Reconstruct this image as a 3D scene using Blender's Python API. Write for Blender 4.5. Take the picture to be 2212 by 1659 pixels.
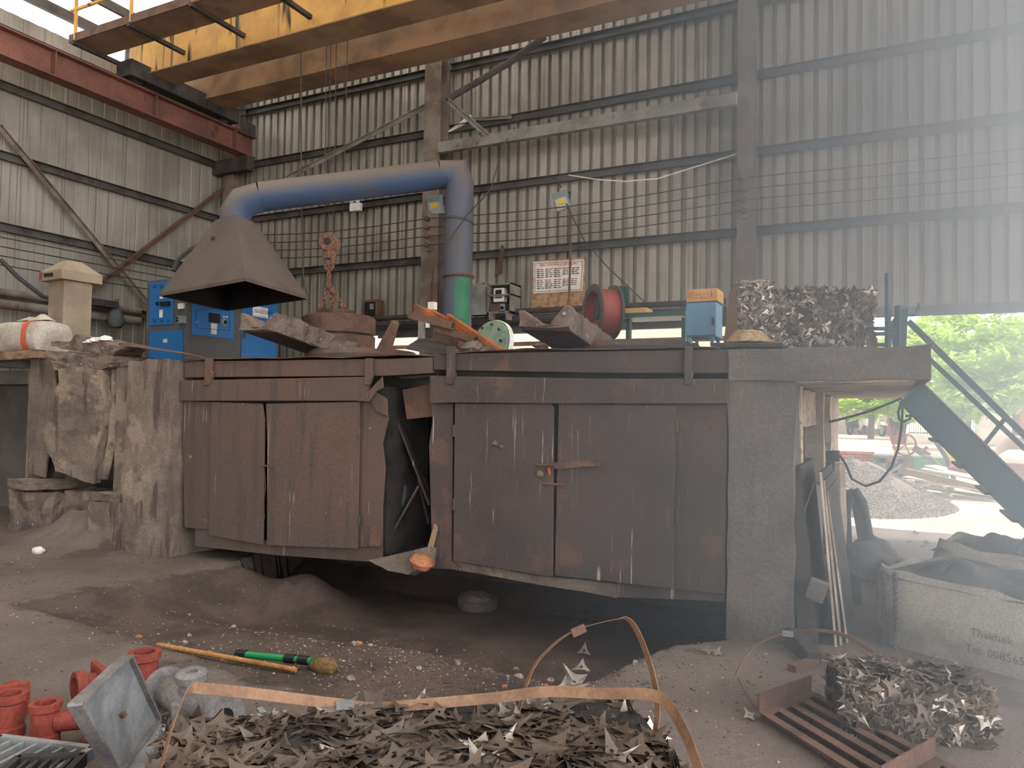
import bpy, bmesh, math, random
from mathutils import Vector, Matrix, noise
for o in list(bpy.data.objects): bpy.data.objects.remove(o)
SC = bpy.context.scene
COL = SC.collection
# ---------------------------------------------------------------- camera
FPX, CX, CY, CAMH = 1620.0, 1106.0, 829.5, 1.6
def cam_axes(yaw, pitch, roll):
    yaw, pitch, roll = map(math.radians, (yaw, pitch, roll))
    c, s = math.cos, math.sin
    f = Vector((s(yaw)*c(pitch), c(yaw)*c(pitch), s(pitch)))
    r = Vector((c(yaw), -s(yaw), 0)); d = f.cross(r)
    return c(roll)*r + s(roll)*d, -s(roll)*r + c(roll)*d, f
CR, CD, CF = cam_axes(-26.48, 2.0, -0.92)
CO = Vector((0, 0, CAMH))
cd = bpy.data.cameras.new('camera'); cam = bpy.data.objects.new('camera', cd); COL.objects.link(cam)
cd.sensor_width = 36.0; cd.sensor_fit = 'HORIZONTAL'; cd.lens = 36.0*FPX/2212.0
cd.clip_start = 0.05; cd.clip_end = 400
cam.matrix_world = Matrix(((CR.x, -CD.x, -CF.x, CO.x), (CR.y, -CD.y, -CF.y, CO.y), (CR.z, -CD.z, -CF.z, CO.z), (0, 0, 0, 1)))
SC.camera = cam
def P(x, y, X=None, Y=None, Z=None):
    """a photo pixel carried to the wall, floor or plane it lies on"""
    d = CR*((x-CX)/FPX) + CD*((y-CY)/FPX) + CF
    if X is not None: t = (X-CO.x)/d.x
    elif Y is not None: t = (Y-CO.y)/d.y
    else: t = (Z-CO.z)/d.z
    return CO + d*t
# ---------------------------------------------------------------- world, sun, exposure
W = bpy.data.worlds.new('sky'); SC.world = W; W.use_nodes = True
wn = W.node_tree; wn.nodes.clear()
bg = wn.nodes.new('ShaderNodeBackground'); wo = wn.nodes.new('ShaderNodeOutputWorld')
bg.inputs[0].default_value = (0.93, 0.97, 1.0, 1); bg.inputs[1].default_value = 7.0
wn.links.new(bg.outputs[0], wo.inputs[0])
sl = bpy.data.lights.new('sun', 'SUN'); sl.energy = 16.0; sl.angle = math.radians(3); sl.color = (1.0, 0.96, 0.9)
so = bpy.data.objects.new('sun', sl); COL.objects.link(so)
so.rotation_euler = Vector((-0.45, -0.42, -1.25)).to_track_quat('-Z', 'Y').to_euler()
vs = SC.view_settings
vs.view_transform = 'Standard'; vs.look = 'None'; vs.gamma = 1.0; vs.use_curve_mapping = False
vs.exposure = -0.38
# ---------------------------------------------------------------- mesh helpers
def vec(p): return p if isinstance(p, Vector) else Vector(p)
class G:
    def __init__(s): s.v = []; s.f = []
    def add(s, vs_, fs):
        n = len(s.v); s.v += [tuple(p) for p in vs_]; s.f += [tuple(i+n for i in q) for q in fs]; return s
    def box(s, a, b):
        (x0, y0, z0), (x1, y1, z1) = a, b
        return s.add([(x0,y0,z0),(x1,y0,z0),(x1,y1,z0),(x0,y1,z0),(x0,y0,z1),(x1,y0,z1),(x1,y1,z1),(x0,y1,z1)],
              [(0,3,2,1),(4,5,6,7),(0,1,5,4),(1,2,6,5),(2,3,7,6),(3,0,4,7)])
    def obox(s, c, size, M=None):
        c = vec(c); h = [k/2 for k in size]; M = M or Matrix.Identity(3)
        pts = [c + M @ Vector((sx*h[0], sy*h[1], sz*h[2])) for sz in (-1,1) for (sx,sy) in ((-1,-1),(1,-1),(1,1),(-1,1))]
        return s.add(pts, [(0,3,2,1),(4,5,6,7),(0,1,5,4),(1,2,6,5),(2,3,7,6),(3,0,4,7)])
    def bar(s, p, q, w, h, up=(0,0,1)):
        p, q, up = vec(p), vec(q), vec(up); d = (q-p).normalized()
        sd = d.cross(up); sd = sd.normalized() if sd.length > 1e-4 else d.orthogonal().normalized()
        u = sd.cross(d)
        pts = [e + sd*(a*w/2) + u*(b*h/2) for e in (p, q) for (a, b) in ((-1,-1),(1,-1),(1,1),(-1,1))]
        return s.add(pts, [(0,3,2,1),(4,5,6,7),(0,1,5,4),(1,2,6,5),(2,3,7,6),(3,0,4,7)])
    def tube(s, path, r, n=8, cap=True, closed=False):
        path = [vec(p) for p in path]; m = len(path)
        rs = r if isinstance(r, (list, tuple)) else [r]*m
        pts = []; u = None
        for i in range(m):
            if closed: d = path[(i+1) % m] - path[i-1]
            else: d = path[min(i+1, m-1)] - path[max(i-1, 0)]
            d.normalize()
            if u is None: u = d.orthogonal().normalized()
            else:
                u = u - d*u.dot(d); u.normalize()
            w = d.cross(u)
            pts += [path[i] + (u*math.cos(2*math.pi*k/n) + w*math.sin(2*math.pi*k/n))*rs[i] for k in range(n)]
        fs = []
        for i in range(m if closed else m-1):
            j = (i+1) % m
            for k in range(n):
                l = (k+1) % n
                fs.append((i*n+k, i*n+l, j*n+l, j*n+k))
        if cap and not closed:
            fs.append(tuple(range(n-1, -1, -1))); fs.append(tuple((m-1)*n+k for k in range(n)))
        return s.add(pts, fs)
    def ribbon(s, path, wd, width, th=0.003):
        path = [vec(p) for p in path]; m = len(path); pts = []
        for i in range(m):
            d = (path[min(i+1,m-1)] - path[max(i-1,0)]).normalized()
            w = vec(wd[i] if isinstance(wd, list) else wd); w = (w - d*w.dot(d)).normalized(); nn = d.cross(w)
            for a, b in ((-1,-1),(1,-1),(1,1),(-1,1)): pts.append(path[i] + w*(a*width/2) + nn*(b*th/2))
        fs = [(3,2,1,0), tuple((m-1)*4+k for k in range(4))]
        for i in range(m-1):
            for k in range(4): l = (k+1) % 4; fs.append((i*4+k, i*4+l, i*4+4+l, i*4+4+k))
        return s.add(pts, fs)
    def lathe(s, prof, o=(0,0,0), axis=(0,0,1), n=24, closed=False):
        o, a = vec(o), vec(axis).normalized(); u = a.orthogonal().normalized(); w = a.cross(u); m = len(prof); pts = []
        for r, h in prof:
            pts += [o + a*h + (u*math.cos(2*math.pi*k/n) + w*math.sin(2*math.pi*k/n))*r for k in range(n)]
        fs = []
        for i in range(m if closed else m-1):
            j = (i+1) % m
            for k in range(n):
                l = (k+1) % n; fs.append((i*n+k, i*n+l, j*n+l, j*n+k))
        if not closed:
            if prof[0][0] > 1e-4: fs.append(tuple(range(n-1,-1,-1)))
            if prof[-1][0] > 1e-4: fs.append(tuple((m-1)*n+k for k in range(n)))
        return s.add(pts, fs)
    def prism(s, pts, dv):
        pts = [vec(p) for p in pts]; dv = vec(dv); n = len(pts)
        return s.add(pts + [p+dv for p in pts], [tuple(range(n)), tuple(range(2*n-1, n-1, -1))] + [(i, i+n, (i+1) % n + n, (i+1) % n) for i in range(n)])
    def grid(s, fn, nu, nv):
        pts = [fn(i/nu, j/nv) for j in range(nv+1) for i in range(nu+1)]
        return s.add(pts, [(j*(nu+1)+i, j*(nu+1)+i+1, (j+1)*(nu+1)+i+1, (j+1)*(nu+1)+i) for j in range(nv) for i in range(nu)])
    def build(s, name, mat, parent=None, smooth=False, bevel=0.0, rough=0.0, cuts=0, fr=3.0, fix=True, solid=0.0):
        me = bpy.data.meshes.new(name)
        off = parent.matrix_world.translation if parent is not None and False else None
        org = root_of(parent) if parent is not None else None
        if org is None:
            xs = [p[0] for p in s.v]; ys = [p[1] for p in s.v]; zs = [p[2] for p in s.v]
            org = Vector(((min(xs)+max(xs))/2, (min(ys)+max(ys))/2, min(zs)))
            own = True
        else: own = False
        me.from_pydata([(p[0]-org.x, p[1]-org.y, p[2]-org.z) for p in s.v], [], s.f)
        if fix or cuts or rough:
            bm = bmesh.new(); bm.from_mesh(me)
            if fix: bmesh.ops.recalc_face_normals(bm, faces=bm.faces)
            if cuts:
                bmesh.ops.triangulate(bm, faces=[f for f in bm.faces if len(f.verts) > 4])
                bmesh.ops.subdivide_edges(bm, edges=bm.edges, cuts=cuts, use_grid_fill=True)
            if rough:
                for v in bm.verts:
                    q = v.co + org
                    v.co += noise.noise_vector(q*fr)*rough + noise.noise_vector(q*fr*3.7)*rough*0.45
            bm.to_mesh(me); bm.free()
        me.materials.append(mat)
        if smooth: me.polygons.foreach_set('use_smooth', [True]*len(me.polygons))
        o = bpy.data.objects.new(name, me); COL.objects.link(o)
        if own: o.location = org
        if parent is not None: o.parent = parent
        if smooth:
            try: me.set_sharp_from_angle(angle=math.radians(40))
            except Exception: pass
        if bevel:
            b = o.modifiers.new('bevel', 'BEVEL'); b.width = bevel; b.segments = 2; b.limit_method = 'ANGLE'
        if solid:
            b = o.modifiers.new('solid', 'SOLIDIFY'); b.thickness = solid
        return o
def root_of(o):
    loc = Vector((0,0,0))
    while o is not None: loc = loc + o.location; o = o.parent
    return loc
def tag(o, label, cat, group=None):
    o['label'] = label; o['category'] = cat
    if group: o['group'] = group
    return o
def thing(name, loc, label, cat, group=None):
    o = bpy.data.objects.new(name, None); COL.objects.link(o); o.location = vec(loc); o.empty_display_size = 0.1
    return tag(o, label, cat, group)
def struct(o): o['kind'] = 'structure'; return o
def share(o, parent, loc=None, rot=None, scale=None, name=None):
    c = o.copy(); COL.objects.link(c); c.parent = parent
    if loc is not None: c.location = loc
    if rot is not None: c.rotation_euler = rot
    if scale is not None: c.scale = scale
    return c
def px_poly(pts, **k): return [P(x, y, **k) for x, y in pts]
def pbox(x0, y0, x1, y1, Y, d, ex=0):
    """box whose front face covers the pixel rectangle on the plane Y, going back by d"""
    xm, ym = (x0+x1)/2, (y0+y1)/2
    return (P(x0, ym, Y=Y).x, Y, P(xm, y1, Y=Y).z), (P(x1, ym, Y=Y).x, Y+d, P(xm, y0, Y=Y).z)
def text(body, size, o, right, up, mat, parent, name='lettering', align='LEFT', lift=0.002, sx=1.0):
    c = bpy.data.curves.new(name, 'FONT'); c.body = body; c.size = 1.0; c.align_x = align; c.resolution_u = 2
    t = bpy.data.objects.new(name, c); COL.objects.link(t)
    bpy.context.view_layer.update()
    me = bpy.data.meshes.new_from_object(t.evaluated_get(bpy.context.evaluated_depsgraph_get()))
    bpy.data.objects.remove(t); bpy.data.curves.remove(c)
    right, up = vec(right).normalized(), vec(up).normalized(); n = right.cross(up); org = root_of(parent)
    for v in me.vertices: v.co = vec(o) + right*(v.co.x*size*sx) + up*(v.co.y*size) + n*lift - org
    me.materials.clear(); me.materials.append(mat); me.name = name
    ob = bpy.data.objects.new(name, me); COL.objects.link(ob); ob.parent = parent
    return ob
# ---------------------------------------------------------------- materials
def lin(c):
    return tuple((x/255/12.92 if x/255 <= 0.04045 else ((x/255+0.055)/1.055)**2.4) for x in c)
def mat(name, c, c2=None, scale=2.0, fac=(0.4, 0.65), streak=None, streak_amt=0.66, streak_scale=(14, 14, 0.7), spots=None, spot_scale=8, spot_thr=0.62,
        dust=None, drip=None, attr=None, rough=0.8, metal=0.0, bump=0.15, bscale=40.0, spec=0.3, grain=0.25, gscale=60.0):
    m = bpy.data.materials.new(name); m.use_nodes = True; nt = m.node_tree; N = nt.nodes; L = nt.links
    b = N['Principled BSDF']; b.inputs['Roughness'].default_value = rough; b.inputs['Metallic'].default_value = metal
    b.inputs['Specular IOR Level'].default_value = spec
    geo = N.new('ShaderNodeNewGeometry'); pos = geo.outputs['Position']
    def nz(sc, det=4, vecin=None, ro=0.6):
        n = N.new('ShaderNodeTexNoise'); n.inputs['Scale'].default_value = sc; n.inputs['Detail'].default_value = det; n.inputs['Roughness'].default_value = ro
        L.new(vecin or pos, n.inputs['Vector']); return n.outputs[0]
    def ramp(v, a, z):
        r = N.new('ShaderNodeMapRange'); r.interpolation_type = 'SMOOTHSTEP'; r.inputs[1].default_value = a; r.inputs[2].default_value = z
        L.new(v, r.inputs[0]); return r.outputs[0]
    def mix(f, a, bb):
        x = N.new('ShaderNodeMix'); x.data_type = 'RGBA'
        L.new(f, x.inputs[0])
        for k, val in ((6, a), (7, bb)):
            if isinstance(val, tuple): x.inputs[k].default_value = (*val, 1)
            else: L.new(val, x.inputs[k])
        return x.outputs[2]
    col = lin(c)
    if c2: col = mix(ramp(nz(scale), *fac), lin(c), lin(c2))
    if streak:
        mp = N.new('ShaderNodeMapping'); mp.inputs['Scale'].default_value = streak_scale; L.new(pos, mp.inputs[0])
        col = mix(ramp(nz(1.0, 3, mp.outputs[0]), streak_amt-0.05, streak_amt+0.05), col, lin(streak))
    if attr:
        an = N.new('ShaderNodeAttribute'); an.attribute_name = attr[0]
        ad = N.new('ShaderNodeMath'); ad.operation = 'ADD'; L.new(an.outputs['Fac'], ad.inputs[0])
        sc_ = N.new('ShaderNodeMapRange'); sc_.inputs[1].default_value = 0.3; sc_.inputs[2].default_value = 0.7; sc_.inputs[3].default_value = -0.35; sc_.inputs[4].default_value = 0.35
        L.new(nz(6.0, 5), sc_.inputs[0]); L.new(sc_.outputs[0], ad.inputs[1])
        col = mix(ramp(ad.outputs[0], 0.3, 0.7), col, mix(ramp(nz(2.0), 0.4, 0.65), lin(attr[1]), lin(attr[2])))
    if drip:
        mp = N.new('ShaderNodeMapping'); mp.inputs['Scale'].default_value = (38, 38, 1.0); L.new(pos, mp.inputs[0])
        mu = N.new('ShaderNodeMath'); mu.operation = 'MULTIPLY'
        L.new(ramp(nz(1.0, 2, mp.outputs[0]), 0.655, 0.70), mu.inputs[0]); L.new(ramp(nz(2.2, 2), 0.47, 0.6), mu.inputs[1])
        col = mix(mu.outputs[0], col, lin(drip))
    if spots: col = mix(ramp(nz(spot_scale, 5), spot_thr, spot_thr+0.06), col, lin(spots))
    if grain:
        g = N.new('ShaderNodeMix'); g.data_type = 'RGBA'; g.blend_type = 'MULTIPLY'; g.inputs[0].default_value = 1.0
        if isinstance(col, tuple): g.inputs[6].default_value = (*col, 1)
        else: L.new(col, g.inputs[6])
        r = N.new('ShaderNodeMapRange'); r.inputs[1].default_value = 0.3; r.inputs[2].default_value = 0.7; r.inputs[3].default_value = 1-grain; r.inputs[4].default_value = 1+grain
        L.new(nz(gscale, 3), r.inputs[0]); L.new(r.outputs[0], g.inputs[7]); col = g.outputs[2]
    if dust:
        sp = N.new('ShaderNodeSeparateXYZ'); L.new(geo.outputs['Normal'], sp.inputs[0])
        col = mix(ramp(sp.outputs[2], -0.45, 0.6), col, lin(dust))
    if isinstance(col, tuple): b.inputs['Base Color'].default_value = (*col, 1)
    else: L.new(col, b.inputs['Base Color'])
    if bump:
        bp = N.new('ShaderNodeBump'); bp.inputs['Strength'].default_value = bump; bp.inputs['Distance'].default_value = 0.02
        L.new(nz(bscale, 5), bp.inputs['Height']); L.new(bp.outputs[0], b.inputs['Normal'])
    return m
def translucent(name, c, f=0.7):
    m = bpy.data.materials.new(name); m.use_nodes = True; N = m.node_tree.nodes; L = m.node_tree.links; N.clear()
    o = N.new('ShaderNodeOutputMaterial'); t = N.new('ShaderNodeBsdfTranslucent'); d = N.new('ShaderNodeBsdfDiffuse'); x = N.new('ShaderNodeMixShader')
    t.inputs[0].default_value = (*lin(c), 1); d.inputs[0].default_value = (*lin(c), 1); x.inputs[0].default_value = f
    L.new(d.outputs[0], x.inputs[1]); L.new(t.outputs[0], x.inputs[2]); L.new(x.outputs[0], o.inputs[0]); return m
M = dict(
 sheet=mat('galvanised_sheet', (163,157,149), (140,134,127), 0.7, streak=(120,112,104), streak_amt=0.60, streak_scale=(30,30,0.25), rough=0.5, metal=0.35, bump=0.03, grain=0.06),
 girt=mat('girt_steel', (88,84,82), (66,60,58), 2, rough=0.7, metal=0.2),
 column=mat('column_steel', (128,118,110), (98,84,76), 1.5, streak=(84,62,52), rough=0.7),
 strut=mat('grey_strut', (132,130,126), (108,103,98), 3, spots=(110,72,56), spot_scale=5, rough=0.65),
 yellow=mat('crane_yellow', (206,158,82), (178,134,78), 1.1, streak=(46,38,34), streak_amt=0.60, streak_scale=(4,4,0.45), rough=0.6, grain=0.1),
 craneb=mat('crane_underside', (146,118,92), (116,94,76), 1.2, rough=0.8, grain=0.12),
 runway=mat('runway_red', (122,80,68), (98,66,58), 1.2, spots=(80,58,52), spot_scale=2, rough=0.7),
 darksteel=mat('dark_steel', (66,60,58), (48,44,44), 3, rough=0.75),
 blueduct=mat('duct_blue', (56,74,104), (70,76,86), 1.6, fac=(0.42,0.7), dust=(108,97,88), rough=0.6, grain=0.1),
 green=mat('patch_green', (42,102,74), (52,112,84), 4, streak=(170,196,186), streak_amt=0.7, rough=0.5),
 hood=mat('hood_dusty', (98,88,82), (88,79,75), 1.2, rough=0.9, grain=0.08),
 cabblue=mat('cabinet_blue', (36,108,170), (32,100,162), 1, rough=0.45, grain=0.05, bump=0.03, spec=0.4),
 cabgrey=mat('cabinet_grey', (92,90,92), (80,77,78), 1, rough=0.6, grain=0.06, bump=0.03),
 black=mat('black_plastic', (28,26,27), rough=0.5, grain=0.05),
 white=mat('white_paper', (226,222,216), (206,198,190), 5, rough=0.7, grain=0.05),
 red=mat('red_ink', (176,40,36), rough=0.7, grain=0), ink=mat('black_ink', (52,50,50), rough=0.7, grain=0, bump=0),
 rust=mat('furnace_rust', (88,75,70), (100,78,68), 1.0, fac=(0.35,0.7), streak=(82,71,66), streak_amt=0.58, streak_scale=(7,7,0.5), spots=(138,120,108), spot_scale=9, spot_thr=0.68, drip=(146,130,118), rough=0.75, grain=0.2),
 rustd=mat('furnace_dark', (80,69,66), (70,62,60), 1.1, streak=(126,112,104), streak_amt=0.69, streak_scale=(26,26,1.1), spots=(96,74,66), spot_scale=1.6, spot_thr=0.55, drip=(158,148,140), rough=0.75, grain=0.2),
 rusto=mat('orange_rust', (176,98,50), (118,74,54), 3, spots=(84,62,56), spot_scale=14, rough=0.8),
 rustb=mat('brown_rust', (104,79,68), (82,65,58), 4, rough=0.85),
 concrete=mat('dusty_concrete', (124,110,100), (103,90,83), 2.2, spots=(142,126,110), spot_scale=1.8, spot_thr=0.56, streak=(86,74,70), streak_amt=0.6, streak_scale=(5,5,0.8), rough=0.95, bump=0.5, bscale=25),
 concreteg=mat('grey_concrete', (104,98,94), (90,85,82), 2, spots=(116,98,88), spot_scale=2.5, rough=0.95, bump=0.5, bscale=25),
 slag=mat('slag_crust', (120,104,94), (86,76,74), 6, spots=(164,150,142), spot_scale=12, rough=0.95, bump=0.7, bscale=30),
 plaster=mat('pale_plaster', (206,190,170), (172,156,140), 3, streak=(140,122,108), streak_amt=0.6, streak_scale=(3,3,10), rough=0.9, bump=0.4),
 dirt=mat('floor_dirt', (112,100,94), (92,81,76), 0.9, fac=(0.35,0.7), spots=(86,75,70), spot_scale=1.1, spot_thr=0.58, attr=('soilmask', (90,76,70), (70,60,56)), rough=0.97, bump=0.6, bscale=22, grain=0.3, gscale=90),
 yard=mat('yard_concrete', (206,192,176), (186,170,152), 0.6, rough=0.95, bump=0.3, grain=0.15),
 soil=mat('soil_mound', (94,78,71), (74,62,57), 2, rough=0.97, bump=0.8, bscale=18, grain=0.3),
 stone=mat('stone_grey', (156,146,138), (120,106,98), 9, rough=0.9), stoneo=mat('stone_orange', (176,116,82), (136,92,72), 9, rough=0.9),
 pebble=mat('gravel_pieces', (128,120,114), (66,59,56), 25, rough=0.9, grain=0.3),
 scrap=mat('scrap_steel', (104,90,80), (82,72,66), 3, rough=0.42, metal=0.45, bump=0.05, grain=0.1),
 scrapb=mat('scrap_bright', (176,168,162), (130,120,112), 3, rough=0.3, metal=0.6, bump=0.05, grain=0.1),
 scrapd=mat('scrap_core', (52,45,42), (36,32,31), 9, rough=0.8, bump=0.8, bscale=30),
 strap=mat('steel_strap', (148,114,90), (120,90,72), 3, rough=0.6, metal=0.2, grain=0.15),
 greycast=mat('grey_casting', (126,120,118), (104,99,98), 5, rough=0.6, metal=0.1),
 redox=mat('red_oxide', (136,62,48), (114,52,43), 4, rough=0.7),
 plate=mat('plate_grey', (150,150,150), (124,124,126), 5, rough=0.5, metal=0.3, grain=0.15),
 bamboo=mat('bamboo', (178,130,80), (146,100,60), 8, rough=0.6), greenp=mat('green_pipe', (30,132,72), rough=0.45, grain=0.05),
 straw=mat('straw', (186,160,126), (150,124,96), 30, rough=0.95, bump=0.7, bscale=60), bristle=mat('bristle', (120,96,62), (92,72,48), 40, rough=0.95),
 cardboard=mat('cardboard', (208,162,104), (190,144,92), 4, rough=0.85, grain=0.05), osb=mat('particle_board', (172,138,104), (132,98,72), 14, spots=(92,66,52), spot_scale=6, rough=0.9),
 bluebox=mat('box_blue', (104,152,186), (96,142,176), 3, rough=0.5, grain=0.05), greenbox=mat('box_green', (40,74,68), rough=0.55, grain=0.08),
 teal=mat('stair_teal', (54,84,98), (66,78,84), 2, rough=0.6, grain=0.1), tealdust=mat('stair_top', (120,110,104), rough=0.8),
 redfan=mat('fan_red', (140,64,62), (116,56,54), 4, rough=0.6), fanrim=mat('fan_dark', (88,76,72), (66,58,56), 5, rough=0.8),
 greenwheel=mat('wheel_green', (116,136,118), (98,114,100), 5, rough=0.7),
 sack=mat('woven_sack', (176,170,160), (150,142,132), 3, rough=0.9, bump=0.4, bscale=60), sackw=mat('white_sack', (186,176,164), (160,148,136), 3, rough=0.9, bump=0.4),
 orange=mat('orange_stripe', (196,92,62), rough=0.8, grain=0.1), tarp=mat('grey_tarp', (82,84,86), (66,67,70), 4, rough=0.75, bump=0.3),
 rubber=mat('hose_rubber', (58,60,62), rough=0.55), wire=mat('wire_steel', (70,62,58), rough=0.6, grain=0),
 chain=mat('chain_rust', (134,98,80), (98,72,62), 20, rough=0.7), wood=mat('timber', (150,124,98), (112,90,72), 5, streak=(90,70,58), streak_scale=(2,2,20), rough=0.85),
 woodd=mat('dark_board', (70,66,66), (56,52,52), 4, rough=0.8), woodl=mat('pale_board_edge', (206,192,178), (170,154,142), 5, rough=0.85),
 brick=mat('red_brick', (176,108,84), (150,90,72), 9, rough=0.9), mortar=mat('mortar', (150,138,126), rough=0.95),
 leaf=translucent('leaf_green', (176,206,96), 0.6), bark=mat('bark', (120,104,90), (90,78,68), 9, rough=0.95, bump=0.8),
 whitewall=mat('white_wall', (226,222,216), (206,200,192), 2, rough=0.9), greywall=mat('shed_wall', (176,164,156), (150,140,134), 1.5, rough=0.9), browndoor=mat('brown_panel', (176,116,90), (156,100,80), 2, rough=0.8),
 greenm=mat('machine_green', (86,150,118), (72,126,102), 3, rough=0.55), greym=mat('machine_grey', (120,114,108), (96,90,86), 4, rough=0.7),
 skyl=translucent('skylight_sheet', (188,184,174), 0.6), opaque_roof=mat('roof_sheet', (150,146,140), (120,116,112), 1, rough=0.6, metal=0.3),
 lampglass=mat('lamp_reflector', (216,216,214), rough=0.25, metal=0.6, grain=0), lampchip=mat('lamp_chip', (226,190,50), rough=0.5, grain=0), lampbody=mat('lamp_body', (120,136,140), rough=0.5, grain=0.05),
 leanroof=translucent('leanto_sheet', (206,186,150), 0.5), bike=mat('bike_white', (214,212,206), rough=0.35, grain=0), biked=mat('bike_dark', (52,50,54), rough=0.5, grain=0.05),
 fence=mat('fence_green', (120,146,120), rough=0.6), pipec=mat('pipe_cream', (212,196,178), rough=0.8), yellowm=mat('yellow_paint', (222,190,96), rough=0.7),
 beige=mat('beige_dust', (150,136,116), (132,118,102), 1.5, rough=0.85, grain=0.1),
 lining_dark=mat('lining_dark', (34,32,32), (26,25,25), 3, rough=0.95),
 tile=mat('blue_dark', (46,66,96), rough=0.6),
)
# ================================================================ the setting
WY, LX, XR, DECK = 12.0, -13.1, 5.6, 2.06          # back wall plane, left wall plane, deck height
FY = 5.6                                  # furnace front plane
def seg_d(p, a, b):
    ab = b-a; t = max(0, min(1, (p-a).dot(ab)/ab.length_squared)); return (p-(a+ab*t)).length
PIT = [Vector(q) for q in ((-6.3,3.62), (-4.4,3.47), (-3.3,3.3), (-2.25,3.3), (-1.55,4.25), (-1.3,5.2), (-1.05,5.5), (-1.0,7.2), (-6.4,7.2), (-5.85,5.5))]
def in_poly(p, poly):
    c = False; n = len(poly)
    for i in range(n):
        a, b = poly[i], poly[i-1]
        if (a.y > p.y) != (b.y > p.y) and p.x < (b.x-a.x)*(p.y-a.y)/(b.y-a.y)+a.x: c = not c
    return c
def ss(a, b, x): t = max(0, min(1, (x-a)/(b-a))); return t*t*(3-2*t)
def ground_z(x, y):
    p = Vector((x, y)); h = 0.0
    n1 = noise.noise(Vector((x*1.3, y*1.3, 2.0))); n2 = noise.noise(Vector((x*5, y*5, 7.0)))
    q = p + Vector((n1, n2))*0.07
    if in_poly(q, PIT):
        d = min(seg_d(q, PIT[i], PIT[i+1]) for i in range(6)); d2 = seg_d(q, PIT[-1], PIT[0])
        right = ss(-2.4, -1.3, x)
        e = (0.45*ss(0.0, 0.14, d)+0.55*ss(0.0, 0.6-0.4*right, d))*ss(0, 0.8, d2)
        dep = 0.17 + 0.2*ss(4.3, 5.1, y)
        h -= e*dep
        h += e*0.10*math.exp(-((x+3.0)**2/0.9 + (y-4.35)**2/0.16))       # low heap of gravel
        h += e*0.30*math.exp(-((x+5.2)**2/0.12 + (y-5.85)**2/0.12))       # soil fallen from under the casing
    h += 0.30*math.exp(-((x+8.5)**2/0.5 + (y-5.75)**2/0.10))*(1+0.4*n2)   # soil by the old footings
    h += 0.012*n1 + 0.008*n2
    return h
def axis(parts):
    out = []
    for a, b, st in parts:
        n = max(1, round((b-a)/st)); out += [a+(b-a)*i/n for i in range(n)]
    return out + [parts[-1][1]]
gx = axis([(-15.0,-9.6,0.6), (-9.6,1.0,0.055), (1.0,5.8,0.8)]); gy = axis([(-12.0,1.2,0.8), (1.2,6.8,0.055), (6.8,12.0,0.5)])
g = G(); g.v = [(x, y, ground_z(x, y)) for y in gy for x in gx]; nx = len(gx)
g.f = [(j*nx+i, j*nx+i+1, (j+1)*nx+i+1, (j+1)*nx+i) for j in range(len(gy)-1) for i in range(nx-1)]
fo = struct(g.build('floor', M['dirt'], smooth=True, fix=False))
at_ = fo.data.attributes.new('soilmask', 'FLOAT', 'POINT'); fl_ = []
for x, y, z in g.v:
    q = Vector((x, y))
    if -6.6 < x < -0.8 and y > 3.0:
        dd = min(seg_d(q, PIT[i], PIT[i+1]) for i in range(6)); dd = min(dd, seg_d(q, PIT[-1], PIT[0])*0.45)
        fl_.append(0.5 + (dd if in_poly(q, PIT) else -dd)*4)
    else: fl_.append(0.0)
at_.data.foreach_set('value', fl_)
g = G().add([(-70,12,-0.01),(5.8,12,-0.01),(5.8,-60,-0.01),(90,-60,-0.01),(90,120,-0.01),(-70,120,-0.01)], [(0,1,5),(1,4,5),(1,2,3,4)])
g.add([(-40,-60,-0.012),(6,-60,-0.012),(6,-11.9,-0.012),(-40,-11.9,-0.012)], [(0,1,2,3)])
struct(g.build('floor_yard', M['yard'], fix=False))
# ---- corrugated sheet shared mesh (1 m wide, rib every 0.2 m) in X, height in Z
def sheet_mesh(name, width, height, m, pitch=0.2, rib=0.075):
    prof = []; x = 0
    while x < width-1e-6:
        for dx, dd in ((0.0,0),(0.128,0),(0.134,rib),(0.194,rib),(0.2,0)): prof.append((x+dx*pitch/0.2, dd))
        x += pitch
    pr = []; [pr.append(q) for q in prof if not pr or (abs(pr[-1][0]-q[0]) > 1e-6 or pr[-1][1] != q[1])]
    me = bpy.data.meshes.new(name); n = len(pr)
    me.from_pydata([(a, b, 0) for a, b in pr]+[(a, b, height) for a, b in pr], [], [(i, i+1, n+i+1, n+i) for i in range(n-1)])
    me.materials.append(m); return me
def sheets(root, me, n, org, step, rz=0):
    for i in range(n):
        o = bpy.data.objects.new('cladding_sheet', me); COL.objects.link(o); o.parent = root
        o.location = vec(org) + vec(step)*i - root_of(root) + Vector((0, 0, 0.0)); o.rotation_euler = (0, 0, rz)
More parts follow.
